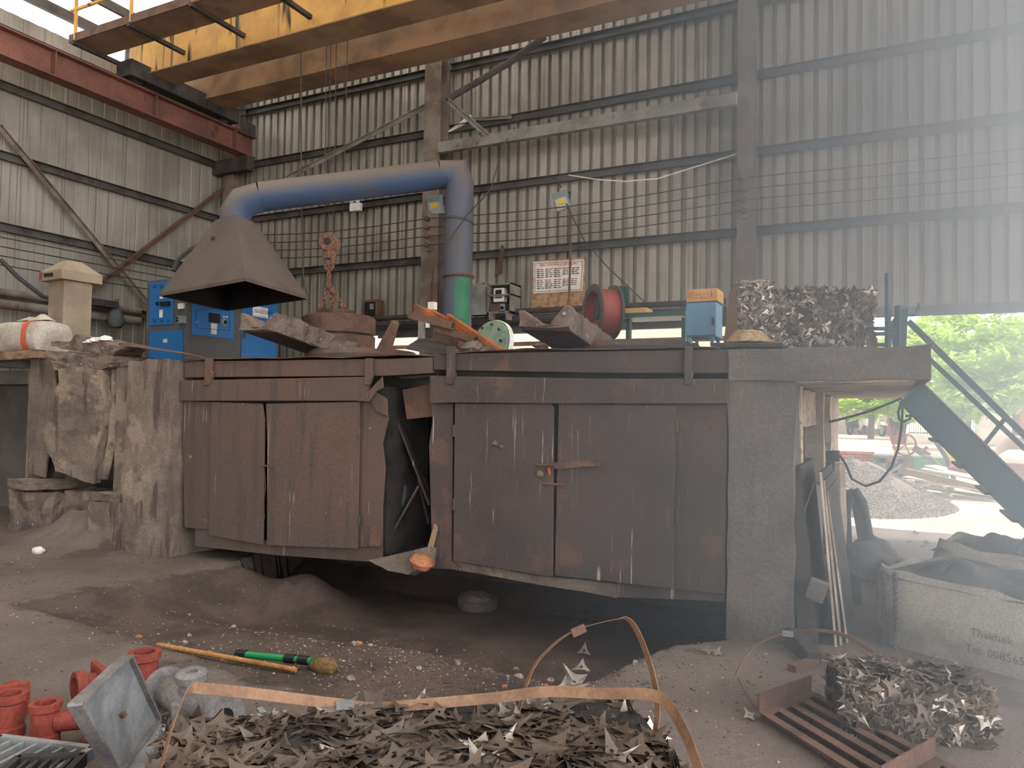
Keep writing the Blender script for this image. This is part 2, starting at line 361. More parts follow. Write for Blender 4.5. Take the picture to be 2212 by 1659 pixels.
# back wall: from the foot rail at 3.1 m upwards, open below
wb = struct(G().box((LX,WY-0.05,3.02),(XR,WY+0.02,3.16)).build('wall_back', M['girt']))
sheets(wb, sheet_mesh('cladding_sheet', 1.0, 8.6, M['sheet']), 18, (LX, WY+0.02, 3.1), (1.0, 0, 0))
sheets(wb, sheet_mesh('cladding_sheet', 1.0, 3.1, M['sheet']), 4, (LX, WY+0.02, 0.02), (1.0, 0, 0))
def girt(root, a, b):
    g = G(); g.bar(a, b, 0.012, 0.13); a2, b2 = vec(a), vec(b)
    off = Vector((0,-0.035,0)) if abs(b2.x-a2.x) > abs(b2.y-a2.y) else Vector((0.035,0,0))
    g.bar(a2+off+Vector((0,0,0.065)), b2+off+Vector((0,0,0.065)), 0.07, 0.01)
    g.bar(a2+off+Vector((0,0,-0.065)), b2+off+Vector((0,0,-0.065)), 0.07, 0.01)
    g.bar(a2+off*2, b2+off*2, 0.008, 0.13) if False else None
    return g.build('girt', M['girt'], root)
for z in (4.43, 5.66, 6.87, 8.05, 9.25):
    for x0, x1 in ((LX, -7.75), (-7.35, -2.02), (-1.78, XR-0.2)): girt(wb, (x0, WY-0.02, z), (x1, WY-0.02, z))
# left wall
wl = struct(G().box((LX-0.05,-12,0.0),(LX+0.02,WY,0.12)).build('wall_left', M['girt']))
sheets(wl, sheet_mesh('cladding_sheet', 1.0, 8.08, M['sheet'], 0.25, 0.012), 24, (LX-0.02, -12, 0.05), (0, 1.0, 0), math.pi/2)
for z in (1.1, 2.25, 3.36, 4.49, 5.67, 6.83): girt(wl, (LX+0.03, -12, z), (LX+0.03, WY-0.05, z))
# roof: sloping sheets up to the ridge, daylight sheets among them, carried by purlins
rf = struct(G().bar((LX+0.2,-12,8.42),(LX+0.2,12.3,8.42),0.1,0.16).build('ceiling', M['girt']))
def roof_z(x): return 8.55 + 0.17*(x-LX)
for j in range(25):
    y0 = -12+j*0.98
    lite = y0 > -3 or (j % 3 == 1)
    ge = G()
    prof = [(0,0),(0.16,0),(0.18,0.04),(0.22,0.04),(0.245,0)]
    pts = [(k*0.245+a, b) for k in range(4) for a, b in prof]
    for x0, x1, m in ((LX-0.1, -4.2, 'skyl' if lite else 'opaque_roof'), (-4.2, XR+0.2, 'skyl' if lite and j % 3 == 0 else 'opaque_roof')):
        gg = G(); n = len(pts)
        gg.v = [(x0, y0+a, roof_z(x0)+b) for a, b in pts] + [(x1, y0+a, roof_z(x1)+b) for a, b in pts]
        gg.f = [(i, i+1, n+i+1, n+i) for i in range(n-1)]
        gg.build('roof_sheet', M[m], rf, fix=False)
for k in range(12):
    x = LX+0.9+k*1.5; G().bar((x,-12,roof_z(x)-0.1),(x,12.0,roof_z(x)-0.1),0.06,0.16).build('purlin', M['girt'], rf)
# unseen front wall behind the camera, added and sized to cut the front light
wf = struct(G().box((LX,-12.1,2.6),(XR,-12.0,11.7)).build('wall_front_blocker', M['sheet']))
# ================================================================ steel frame
WIREZ = []
for i, (xc, w, lab) in enumerate(((-7.55, 0.36, 'grey steel column behind the blue duct on the back wall'), (-1.9, 0.24, 'brown steel column on back wall beside the grey strut end'),
        (-12.75, 0.3, 'dark steel column in the corner of the two clad walls'))):
    t = thing('steel_column', (xc, WY-0.2, 0), lab, 'column')
    g = G(); g.box((xc-w/2, WY-0.36, 0), (xc+w/2, WY-0.345, roof_z(xc)-0.2)); g.box((xc-0.008, WY-0.345, 0), (xc+0.008, WY-0.08, roof_z(xc)-0.2)); g.box((xc-w/2, WY-0.08, 0), (xc+w/2, WY-0.065, roof_z(xc)-0.2))
    g.build('shaft', M['column'], t)
    G().box((xc-w/2-0.08, WY-0.44, 0.0), (xc+w/2+0.08, WY-0.04, 0.02)).build('base_plate', M['column'], t)
    if i < 2:
        zz = [P(xp, yy, Y=WY-0.46).z for xp, yy in (zip((1610,)*4, (384,408,431,455)) if i == 1 else zip((940,)*4, (470,489,508,527)))]
        WIREZ.append(zz)
        G().box((xc-0.05, WY-0.42, min(zz)-0.1), (xc+0.05, WY-0.36, max(zz)+0.15)).build('insulator_bracket', M['column'], t)
        for z in zz:
            G().lathe([(0.03,0),(0.05,0.015),(0.03,0.04),(0.05,0.06),(0.03,0.085)], (xc, WY-0.42, z), (0,-1,0), 12).build('insulator', M['rustb'], t, smooth=True)
tag(G().bar((-7.36, WY-0.4, 6.4), (-2.02, WY-0.4, 6.4), 0.12, 0.2).build('wall_strut', M['strut'], bevel=0.01), 'pale grey horizontal steel strut between the two wall columns', 'beam')
def brace(a, b, w, lab, m='strut', group=None):
    d = (vec(b)-vec(a)); g = G(); g.bar(a, b, w, 0.012); g.bar(vec(a)+Vector((0,0,-w/2+0.006)), vec(b)+Vector((0,0,-w/2+0.006)), 0.012, w)
    return tag(g.build('diagonal_brace', M[m]), lab, 'brace', group)
brace(P(0,270,X=LX+0.12), P(330,665,X=LX+0.12), 0.1, 'long diagonal angle brace falling along the left wall', 'column')
brace(P(180,635,X=LX+0.2), P(512,382,X=LX+0.2), 0.1, 'diagonal angle brace rising to the corner on the left wall', 'rustb')
brace(P(620,382,Y=WY-0.3), P(955,208,Y=WY-0.3), 0.09, 'diagonal angle brace rising behind the hoist ropes to the column', 'strut')
g = G(); g.tube([P(965,215,Y=WY-0.5), P(1040,172,Y=WY-0.5), P(1100,135,Y=WY-0.5), P(1178,78,Y=WY-0.5)], 0.06, 10)
tag(g.build('bent_rail', M['girt'], smooth=True), 'bent dark rail rising from the column to the crane girder', 'rail')
brace(P(968,212,Y=WY-0.55), P(1058,292,Y=WY-0.45), 0.1, 'short grey angle brace from column down to the strut', 'strut')
brace(P(1010,256,Y=WY-0.08), P(1105,250,Y=WY-0.08), 0.06, 'short grey angle stub lying along the dark girt', 'strut')
tag(G().prism(px_poly([(957,291),(1004,256),(1016,247),(1018,254),(1003,268),(957,293)], Y=WY-0.06), (0,0.03,0)).build('wall_flashing', M['white']), 'bright torn strip of flashing beside the grey brace', 'flashing')
# ---- crane runway and overhead crane
t = thing('runway_beam', (-12.2, 0, 6.9), 'long rust red crane runway beam along the left wall', 'beam')
g = G(); g.box((-12.21,-12,6.92),(-12.19,11.75,7.33)); g.build('web', M['runway'], t)
G().box((-12.34,-12,6.9),(-12.06,11.75,6.92)).build('flange', M['runway'], t); G().box((-12.34,-12,7.33),(-12.06,11.75,7.35)).build('flange', M['runway'], t)
for k in range(12):
    y = 11.2-k*1.9; G().box((-12.33,y,6.92),(-12.07,y+0.02,7.33)).build('stiffener', M['runway'], t)
G().box((-12.24,-12,7.35),(-12.16,11.7,7.42)).build('crane_rail', M['darksteel'], t)
G().box((-12.3,11.55,7.35),(-12.1,11.75,7.62)).build('end_stop', M['darksteel'], t)
for y in (11.6, 5.0, -2.0, -9.0): G().box((LX+0.03,y-0.1,6.6),(-12.06,y+0.1,6.9)).build('support_bracket', M['darksteel'], t)
t = thing('overhead_crane', (-6, 10, 7.6), 'yellow twin girder overhead crane with walkway and railing', 'crane')
for (y0, y1) in ((9.1,9.6),(10.35,10.85)):
    z0, z1 = 7.66, 8.5
    if y0 > 10: z1 = 8.3
    g = G(); pr = [(-12.75,z1),(-12.75,7.92),(-12.2,z0),(XR-0.2,z0),(XR-0.2,z1)]
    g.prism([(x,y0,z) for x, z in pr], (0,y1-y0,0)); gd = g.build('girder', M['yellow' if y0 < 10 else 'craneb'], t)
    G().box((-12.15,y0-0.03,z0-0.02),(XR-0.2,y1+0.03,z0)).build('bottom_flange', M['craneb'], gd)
G().box((-12.4,8.7,7.46),(-12.0,11.2,7.75)).build('end_carriage', M['darksteel'], t)
for y in (8.95, 10.95): G().lathe([(0.0,0),(0.16,0),(0.16,0.1),(0.0,0.1)], (-12.25,y,7.58), (1,0,0), 20).build('wheel', M['darksteel'], t, smooth=True)
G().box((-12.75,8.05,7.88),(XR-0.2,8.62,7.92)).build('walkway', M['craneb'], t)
G().box((-12.75,8.03,7.88),(XR-0.2,8.05,8.02)).build('toe_board', M['rustb'], t)
for k in range(10):
    x = -12.6+k*1.45
    G().bar((x,8.0,7.85),(x,9.1,7.85),0.07,0.07).build('walkway_bracket', M['darksteel'], t)
    G().bar((x,8.05,7.9),(x,8.05,9.0),0.05,0.05).build('railing_post', M['yellow'], t)
for z in (8.45, 9.0): G().bar((-12.75,8.05,z),(XR-0.2,8.05,z),0.04,0.04).build('railing_bar', M['yellow'], t)
for z, yy in ((8.08,8.25),(8.18,8.35)): G().bar((-12.6,yy,z),(XR-0.2,yy,z),0.035,0.035).build('conductor_bar', M['runway'], t)
# ================================================================ deck, piers and slab
dk = G()
dk.box((-7.4, 6.3, 1.8), (-1.0, 11.0, DECK-0.02))
struct(dk.build('floor_deck', M['concreteg']))
struct(G().box((-13.0, 6.2, 1.85),(-7.4, 11.0, DECK-0.02)).build('floor_deck_old', M['concreteg']))
struct(G().box((-7.4, 7.2, -0.4),(-1.0, 7.35, 1.8)).build('wall_furnace_rear', M['darksteel']))
def rblock(name, a, b, m, lab=None, cat=None, cuts=6, amp=0.03, fr=3.0, parent=None, smooth=False):
    o = G().box(a, b).build(name, M[m], parent, cuts=cuts, rough=amp, fr=fr, smooth=smooth)
    return tag(o, lab, cat) if lab else o
rblock('concrete_pier', (-7.42,5.45,-0.1),(-6.72,6.3,2.07),'concrete','stained dusty concrete pier with pale drips left of the rusty doors','pier', cuts=9, amp=0.035)
rblock('concrete_pier', (-1.02,5.58,-0.2),(-0.57,6.25,1.86),'concreteg','grey concrete pier under the slab beside leaning boards','pier', cuts=9, amp=0.02)
t = thing('concrete_slab', (-0.4,8.2,1.84), 'thick grey concrete deck slab over the passage with pale underside', 'slab')
rblock('slab', (-1.02,5.56,1.84),(0.26,11.0,2.07),'concreteg', cuts=9, amp=0.018, parent=t)
rblock('soffit', (-0.6,5.66,1.828),(0.18,10.95,1.85),'plaster', cuts=7, amp=0.006, parent=t)
for (y0,y1,z0,z1,x0,x1) in ((6.0,6.12,0.0,1.82,-0.75,-0.56),(8.1,8.25,0.9,1.82,-0.75,-0.55),(6.6,8.1,1.5,1.82,-0.78,-0.62),(9.3,11.0,1.0,1.82,-0.8,-0.56)):
    rblock('passage_rib', (x0,y0,z0),(x1,y1,z1),'plaster', cuts=4, amp=0.015, parent=t)
struct(G().box((-0.98,6.2,-0.1),(-0.72,11.0,1.84)).build('wall_passage', M['concreteg'], cuts=5, rough=0.02))
# ================================================================ furnace casings
def plate(name, pts, Y, th, m, parent, bevel=0.006, **k):
    return G().prism(px_poly(pts, Y=Y), (0, th, 0)).build(name, M[m], parent, bevel=bevel, **k)
def hinge(x, y, parent, Y=FY-0.03):
    p = P(x, y, Y=Y); return G().tube([p+Vector((0,0,-0.05)), p+Vector((0,0,0.05))], 0.014, 8).build('hinge', M['rustd'], parent, smooth=True)
t = thing('furnace_casing', (-5.4, 6.2, 0.2), 'rust brown steel furnace casing with two doors ajar beside the pier', 'furnace')
plate('top_beam', [(398,782),(445,780),(836,775),(934,772),(934,806),(836,812),(445,815),(398,816)], FY-0.02, 0.16, 'rust', t)
plate('fascia', [(388,822),(790,814),(800,820),(790,866),(388,866)], FY-0.05, 0.03, 'rust', t)
plate('side_panel', [(392,866),(456,868),(452,1145),(398,1140)], FY, 0.02, 'rust', t)
plate('side_panel', [(778,868),(834,866),(838,905),(826,960),(832,1010),(826,1100),(826,1180),(774,1182)], FY, 0.02, 'rust', t)
dl = plate('door', [(456,868),(566,872),(571,905),(568,1178),(450,1156)], FY-0.03, 0.02, 'rust', t)
dr = plate('door', [(574,872),(777,868),(772,1186),(576,1178),(577,960)], FY-0.04, 0.02, 'rust', t)
for y in (940,1125): hinge(776, y, dr)
for y in (930,1100): hinge(454, y, dl)
G().tube([P(562,1008,Y=FY-0.06), P(574,1006,Y=FY-0.08), P(590,1010,Y=FY-0.06)], 0.009, 6).build('latch', M['rustb'], dr)
G().tube([P(571,1012,Y=FY-0.06), P(574,1050,Y=FY-0.06), P(569,1090,Y=FY-0.06), P(572,1120,Y=FY-0.06)], 0.004, 5).build('latch_wire', M['wire'], dr)
plate('kick_plate', [(420,1135),(578,1168),(826,1178),(826,1216),(600,1200),(420,1180)], FY+0.02, 0.02, 'rust', t)
for x in (449, 795):
    plate('strap_clamp', [(x-7,774),(x+8,774),(x+6,800),(x+10,806),(x+2,832),(x-9,832)], FY-0.07, 0.04, 'rust', t)
plate('bent_flap', [(770,866),(800,840),(826,812),(828,838),(812,846),(797,868)], FY-0.09, 0.012, 'rust', t)
plate('bent_flap', [(800,840),(836,862),(838,900),(812,890),(800,866)], FY-0.03, 0.012, 'rust', t)
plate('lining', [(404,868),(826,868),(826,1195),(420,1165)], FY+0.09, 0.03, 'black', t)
G().box((-6.74,FY+0.12,0.25),(-4.12,6.4,1.8)).build('body', M['darksteel'], t)
t = thing('furnace_casing', (-2.3, 6.2, 0.2), 'dark brown steel furnace casing with two tall doors and latch bar', 'furnace')
plate('top_beam', [(936,764),(1584,754),(1586,806),(1300,806),(978,800),(936,798)], FY-0.02, 0.16, 'rustd', t)
plate('fascia', [(928,812),(1300,818),(1572,818),(1572,872),(1204,872),(974,870),(928,872)], FY-0.06, 0.04, 'rustd', t)
plate('side_panel', [(930,872),(978,872),(976,1212),(1000,1232),(934,1228),(930,1100),(926,960),(934,910)], FY, 0.02, 'rustd', t)
plate('side_panel', [(1458,874),(1572,874),(1566,1285),(1450,1272)], FY, 0.02, 'rustd', t)
dl = plate('door', [(982,872),(1190,872),(1196,880),(1194,1246),(1170,1244),(978,1212)], FY-0.035, 0.022, 'rustd', t)
dr = plate('door', [(1206,880),(1206,872),(1460,876),(1454,1272),(1198,1244)], FY-0.035, 0.022, 'rustd', t)
for y in (930,1090): hinge(981, y, dl)
for y in (920,1115): hinge(1462, y, dr)
G().bar(P(1196,1006,Y=FY-0.07), P(1296,999,Y=FY-0.07), 0.02, 0.05).build('latch_bar', M['rustb'], dr, cuts=4, rough=0.006, fr=20)
G().tube([P(1158,1004,Y=FY-0.06), P(1200,1006,Y=FY-0.08)], 0.012, 6).build('latch_pin', M['rustb'], dl)
G().tube([P(1172,1044,Y=FY-0.06), P(1218,1048,Y=FY-0.07)], 0.011, 6).build('latch_pin', M['rustb'], dl)
for i, (x, y, s) in enumerate(((1168,1024,0.035),(1070,957,0.028),(1084,965,0.018))):
    G().lathe([(0.0,-s),(s*0.8,-s*0.5),(s,0.0),(s*0.7,s*0.6),(0,s)], P(x,y,Y=FY-0.04), (0,0,1), 9).build('slag_lump', M['slag'], dl, rough=0.01, fr=30, smooth=True)
G().bar(P(1186,1010,Y=FY-0.06), P(1188,1026,Y=FY-0.06), 0.02, 0.015).build('catch', M['rusto'], dl)
for x in (972, 1486):
    plate('strap_clamp', [(x-8,748),(x+8,748),(x+6,800),(x+10,806),(x+4,830),(x-9,830)], FY-0.08, 0.05, 'rustd', t)
plate('sill', [(976,1212),(1170,1244),(1335,1262),(1332,1292),(1240,1276),(980,1232)], FY+0.03, 0.1, 'concrete', t, cuts=3, rough=0.012, fr=8)
plate('sill_plate', [(1332,1258),(1566,1282),(1566,1300),(1332,1290)], FY+0.03, 0.1, 'rustd', t)
G().box((-3.55,FY+0.06,0.32),(-1.03,6.4,1.8)).build('body', M['darksteel'], t)
# ---- loose plates on both deck tops
def warped(name, pts, z0, lab, m='rustb', cat='metal sheet', Y=None, amp=0.03, group=None, nu=14, nv=4):
    a, b, c, d = [vec(p) for p in pts]
    def fn(u, v):
        p = (a*(1-u)+b*u)*(1-v) + (d*(1-u)+c*u)*v
        return p + Vector((0,0,amp*noise.noise(p*2.6+Vector((0,0,z0*3)))))
    o = G().grid(fn, nu, nv).build(name, M[m], smooth=True, fix=False, solid=0.006)
    return tag(o, lab, cat, group)
warped('deck_plate', [(-6.7,5.54,2.085),(-3.7,5.56,2.085),(-3.7,6.3,2.09),(-6.7,6.3,2.09)], 1, 'wavy rusty cover plate on top of the casing with ajar doors')
warped('deck_plate', [(-3.5,5.56,2.10),(-1.1,5.56,2.10),(-1.1,6.3,2.11),(-3.5,6.3,2.11)], 4, 'rusty cover plate on top of the casing with latch bar')
warped('deck_plate', [P(255,742,Y=5.6), P(442,772,Y=5.6), P(430,768,Y=6.2), P(285,740,Y=6.2)], 2, 'rusty sheet sloping off the old slab onto the pier', amp=0.02)
tag(G().prism(px_poly([(812,755),(846,692),(850,700),(832,764)], Y=6.3), (0.05,0.03,0)).build('leaning_plate', M['rustb']), 'narrow brown plate propped upright beside the lifting magnet', 'metal sheet')
warped('deck_plate', [P(876,752,Y=5.9), P(970,770,Y=5.9), P(1000,752,Y=6.6), P(905,728,Y=6.6)], 6, 'dark bent sheet tilted below the orange square tubes', 'darksteel', amp=0.02)
for i, (x, y, s) in enumerate(((1020,752,0.09),(1055,757,0.07),(985,762,0.06),(1165,748,0.06))):
    tag(G().lathe([(0,-s*.6),(s*.9,-s*.4),(s*1.3,0),(s*.7,s*.5),(0,s*.6)], P(x,y,Y=6.05), (0,0,1), 12).build('slag_chunk', M['slag'], cuts=1, rough=s*0.4, fr=14, smooth=True), 'crusted slag chunk on the rusty cover plate under the square tubes', 'slag', 'slag chunks on the furnace deck')
# ---- pouring spouts: U-shaped refractory troughs tilted up to the pit
def spout(tl, bl, br, tr, Yf, far, drop, lab, seed):
    a, b, c, d = [P(*q, Y=Yf) for q in (tl, bl, br, tr)]
    w = d.x-a.x; zb = (b.z+c.z)/2; x0 = (a.x+b.x)/2; x1 = (c.x+d.x)/2
    sec = [(x0,b.z),(x1,c.z),(d.x,d.z),(d.x-0.04*1,d.z+0.0),(x0+w*0.62,zb+0.035),(x0+w*0.42,zb+0.03),(a.x+0.035,a.z),(a.x,a.z)]
    g = G(); nseg = 12; n = len(sec)
    for i in range(nseg+1):
        u = i/nseg; y = Yf+(far-Yf)*u
        for x, z in sec:
            g.v.append((x, y, max(z-drop*u, 2.0)))
    g.f = [(i*n+k, i*n+(k+1) % n, (i+1)*n+(k+1) % n, (i+1)*n+k) for i in range(nseg) for k in range(n)] + [tuple(range(n)), tuple(nseg*n+k for k in range(n-1,-1,-1))]
    t = thing('pouring_spout', ((x0+x1)/2, (Yf+far)/2, 2.06), lab, 'spout')
    g.build('trough', M['slag'], t, cuts=2, rough=0.022, fr=9)
    G().prism([(x0-0.01,Yf+0.05,b.z-0.006),(x1+0.01,Yf+0.05,c.z-0.006),(x1+0.01,far,max(c.z-drop,2.0)-0.006),(x0-0.01,far,max(b.z-drop,2.0)-0.006)], (0,0,-0.012)).build('shell', M['rustd'], t)
    return t
spout((520,677),(518,712),(584,714),(598,674),5.9,7.6,0.27,'slag crusted pouring spout above the casing with ajar doors',1)
spout((1122,668),(1122,706),(1222,710),(1230,660),5.9,7.6,0.26,'slag crusted pouring spout above the casing with latch bar',2)
for x, y, r, lab in ((-5.5,7.1,0.62,'round rusty furnace mouth ring under the spout near the magnet'), (-2.2,7.1,0.62,'round rusty furnace mouth ring under the spout by the red fan')):
    tag(G().lathe([(r-0.12,0),(r,0),(r+0.05,0.06),(r+0.05,0.14),(r-0.02,0.2),(r-0.16,0.2),(r-0.16,0.05)], (x,y,DECK), (0,0,1), 36).build('furnace_ring', M['rustd'], smooth=True), lab, 'furnace')
# ---- between the casings: dark gap with pipes, plates and an opening to daylight
t = tag(G().tube([P(870,808,Y=5.95), P(940,802,Y=5.8)], 0.055, 14).build('round_pipe', M['greycast'], smooth=True), 'grey round pipe end poking out of the gap between casings', 'pipe')
tag(plate('hanging_plate', [(869,842),(928,830),(936,900),(878,906)], 5.72, 0.012, 'rustb', None), 'square brown plate hanging in the gap between the casings', 'metal sheet')
for i, (a, b, w, y, m, lab) in enumerate((((850,880),(930,1090),0.1,5.9,'rustd','broad dark angle iron slanting down the gap between casings'), ((872,890),(928,1130),0.09,6.2,'rustd','dark angle iron behind another slanting in the gap'),
        ((838,1170),(905,1050),0.05,5.85,'rustb','thin brown bar slanting up to the right in the gap'), ((905,1000),(925,1060),0.05,6.3,'rustb','short brown bar deep in the gap between casings'))):
    tag(G().bar(P(*a,Y=y), P(*b,Y=y+0.1), 0.02, w, (0.3,-1,0)).build('steel_bar', M[m]), lab, 'steel bar')
g = G(); c0 = P(845,1068,Y=6.0); g.tube([c0+Vector((0.16*math.cos(a), 0.02*math.sin(3*a), 0.16*math.sin(a))) for a in [k*math.pi/8 for k in range(16)]], 0.035, 8, closed=True)
tag(g.build('hose_loop', M['rubber'], smooth=True), 'dark rubber hose loop hanging low in the gap between casings', 'hose')
tag(G().prism(px_poly([(795,1210),(930,1180),(926,1218),(880,1241),(838,1234)], Y=5.5), (0,0.1,-0.03)).build('fallen_plate', M['concrete'], rough=0.01, cuts=2), 'torn pale sheet sticking out at the foot of the gap', 'metal sheet')
tag(G().lathe([(0,-.06),(.08,-.045),(.105,0),(.08,.045),(0,.06)], P(912,1214,Y=5.45), (0.3,0,1), 14).build('fallen_stone', M['stoneo'], rough=0.015, cuts=1, fr=9, smooth=True), 'orange brown stone lying on the torn sheet at the foot of the gap', 'stone')
tag(plate('bent_strip', [(938,1130),(946,1138),(934,1190),(922,1184)], 5.53, 0.01, 'wood', None), 'short pale strip bent out at the foot of the dark casing', 'metal strip')
tag(plate('bent_strip', [(800,1140),(824,1138),(822,1182),(796,1180)], 5.52, 0.01, 'rustb', None), 'small square tab at the foot of the rust brown casing', 'metal strip')
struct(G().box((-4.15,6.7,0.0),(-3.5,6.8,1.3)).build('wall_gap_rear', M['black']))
c = P(1032,1258,Z=-0.12); c.z = ground_z(c.x, c.y)
t = thing('cast_disc', c, 'crusted round iron disc lying on the ground below the dark casing', 'iron disc')
G().lathe([(0.0,0.0),(0.19,0.0),(0.2,0.03),(0.2,0.09),(0.18,0.1),(0.0,0.1)], c, (0.1,-0.05,1), 28).build('disc', M['concreteg'], t, smooth=True)
G().lathe([(0.0,0.15),(0.09,0.135),(0.15,0.11),(0.16,0.095)], c, (0.1,-0.05,1), 16).build('slag_crust', M['slag'], t, rough=0.02, fr=14, cuts=1)
# ================================================================ old furnace bay on the left
OY = 5.8
def crust(name, pts, Y, th, m, lab, cat, amp=0.03, fr=5, cuts=5):
    return tag(G().prism(px_poly(pts, Y=Y), (0,th,0)).build(name, M[m], cuts=cuts, rough=amp, fr=fr), lab, cat)
crust('crusted_slab', [(128,800),(170,790),(216,796),(226,860),(214,960),(198,1046),(150,1030),(118,1016),(104,960),(116,870)], OY-0.12, 0.1, 'concrete', 'cracked slab caked with grey brown crust in the old bay', 'slab')
tag(G().prism(px_poly([(64,772),(112,772),(124,840),(96,1030),(60,1020)], Y=OY+0.1), (0,0.02,0)).build('side_sheet', M['concrete'], cuts=3, rough=0.02), 'narrow dusty steel sheet standing behind the crusted slab', 'metal sheet')
g = G(); xa, xb = P(203,900,Y=OY).x, P(257,900,Y=OY).x; n = 16
zt, zb = P(230,798,Y=OY).z, P(230,1038,Y=OY).z
g.grid(lambda u, v: (xa+(xb-xa)*u, OY+0.03*math.cos(u*n*1.3)-0.12*(1-v)**3*u, zb+(zt-zb)*v+0.03*u*(1-v)), 24, 8)
tag(g.build('corrugated_offcut', M['concrete'], smooth=True, fix=False, solid=0.006), 'dusty corrugated sheet curling at its foot beside the crusted slab', 'metal sheet')
rblock('concrete_post', (P(248,900,Y=5.75).x,5.75,0.0),(P(294,900,Y=5.75).x,6.2,2.1),'concrete','dusty square post between crusted slab and stained pier','post',cuts=4,amp=0.015)
rblock('concrete_post', (P(58,900,Y=6.0).x,6.0,0.0),(P(96,900,Y=6.0).x,6.3,2.05),'concrete','dusty square post beside the dark empty bay','post',cuts=4,amp=0.015)
a = P(92,1155,Z=0.0)
rblock('footing_block', (-9.75,5.6,-0.05),(-8.85,6.2,0.52),'slag','broken pale footing block below the crusted slab','footing',cuts=6,amp=0.06,fr=4)
rblock('footing_block', (-8.08,5.52,-0.05),(-7.5,6.1,0.5),'concrete','dark square footing block beside the stained pier','footing',cuts=6,amp=0.025,fr=4)
rblock('mortar_infill', (-8.85,5.75,-0.05),(-8.05,6.1,0.55),'slag','crumbling mortar between the two footing blocks','mortar',cuts=6,amp=0.05,fr=5)
for (x0,x1,z,lab) in ((-9.7,-9.05,0.55,'thin stone cap on the broken pale footing block'),(-8.05,-7.6,0.5,'thin stone cap on the dark footing block')):
    rblock('flat_stone', (x0,5.55,z),(x1,6.0,z+0.09),'concrete',lab,'stone',cuts=4,amp=0.025,fr=7)
struct(G().box((-13.0,6.9,0.0),(-7.4,7.0,1.85)).build('wall_bay_rear', M['concreteg']))
crust('old_spout', [(110,740),(150,735),(165,722),(230,738),(258,752),(240,772),(205,768),(148,756),(112,748)], 5.8, 0.35, 'slag', 'broken slag crusted spout block on top of the old bay', 'spout', amp=0.03, fr=8, cuts=3)
crust('slag_ridge', [(100,760),(290,770),(296,786),(200,800),(120,800)], 5.72, 0.4, 'slag', 'ragged slag ridge along the top of the old bay', 'slag', amp=0.04, fr=7, cuts=4)
tag(G().bar(P(-60,776,Y=5.9), P(100,766,Y=5.9), 0.3, 0.1).build('timber_beam', M['wood'], cuts=3, rough=0.012), 'weathered timber beam carrying the white striped sack', 'beam')
# sack with two orange stripes
t = thing('striped_sack', P(30,765,Y=6.1), 'white woven sack with orange stripes on the timber beam', 'sack')
xa, xb = P(-40,730,Y=6.1).x, P(97,730,Y=6.1).x; z0, z1 = P(40,764,Y=6.1).z, P(40,695,Y=6.1).z
def sk(u, v, e=0.0):
    a = v*2*math.pi; p = 3.5
    cy = math.copysign(abs(math.cos(a))**(2/p), math.cos(a)); cz = math.copysign(abs(math.sin(a))**(2/p), math.sin(a))
    x = xa+(xb-xa)*u; k = max(0.0, 1-abs(2*u-1)**26)**.5
    q = Vector((x, 6.24+(0.28+e)*cy*k, (z0+z1)/2+((z1-z0)/2+e)*cz*k))
    return q + noise.noise_vector(q*4)*0.025
G().grid(lambda u, v: sk(u, v), 24, 28).build('body', M['sackw'], t, smooth=True, fix=False)
for u0, u1 in ((0.27,0.34),(0.80,0.87)): G().grid(lambda u, v: sk(u0+(u1-u0)*u, v, 0.006), 4, 28).build('stripe', M['orange'], t, smooth=True, fix=False)
for k, (u0, dz) in enumerate(((0.86,0.1),(0.6,0.06))):
    q = P(70-k*25,695,Y=6.2); G().grid(lambda u, v: q+Vector((u*0.3-0.1, v*0.2, dz*math.sin(u*3)*math.sin(v*3)+0.02)), 6, 5).build('folded_flap', M['sackw'], t, fix=False, solid=0.008)
# tall capped duct post
t = thing('sheet_metal_duct', P(140,760,Y=6.6), 'square beige sheet metal duct with pyramid cap behind the sack', 'duct')
bx0, bx1 = P(92,680,Y=6.5).x, P(137,680,Y=6.5).x+0.0
b0, b1 = P(97,760,Y=6.5), P(97,605,Y=6.5); w = 0.40
cxx = P(98,680,Y=6.5).x + 0.0
Rm = Matrix.Rotation(math.radians(-4), 3, 'Z')
cc = Vector((cxx+0.08, 6.8, 0))
G().obox(cc+Vector((0,0,(2.0+b1.z)/2)), (w,w,b1.z-2.0), Rm).build('duct_body', M['beige'], t, bevel=0.008)
zc = b1.z; q = [cc+Rm@Vector((sx*0.29,sy*0.29,zc)) for sx, sy in ((-1,-1),(1,-1),(1,1),(-1,1))]
g = G(); g.add(q+[p+Vector((0,0,0.13)) for p in q]+[cc+Rm@Vector((sx*0.1,sy*0.1,zc+0.3)) for sx, sy in ((-1,-1),(1,-1),(1,1),(-1,1))],
  [(0,3,2,1),(0,1,5,4),(1,2,6,5),(2,3,7,6),(3,0,4,7),(4,5,9,8),(5,6,10,9),(6,7,11,10),(7,4,8,11),(8,9,10,11)]); g.build('cap', M['beige'], t)
G().obox(q[0]*0.55+q[1]*0.45+Vector((0,-0.012,0.07)), (0.22,0.01,0.05), Rm).build('slot', M['black'], t)
G().obox(q[0]*0.9+q[1]*0.1+Vector((0,-0.012,0.07)), (0.05,0.012,0.1), Rm).build('sticker', M['redfan'], t)
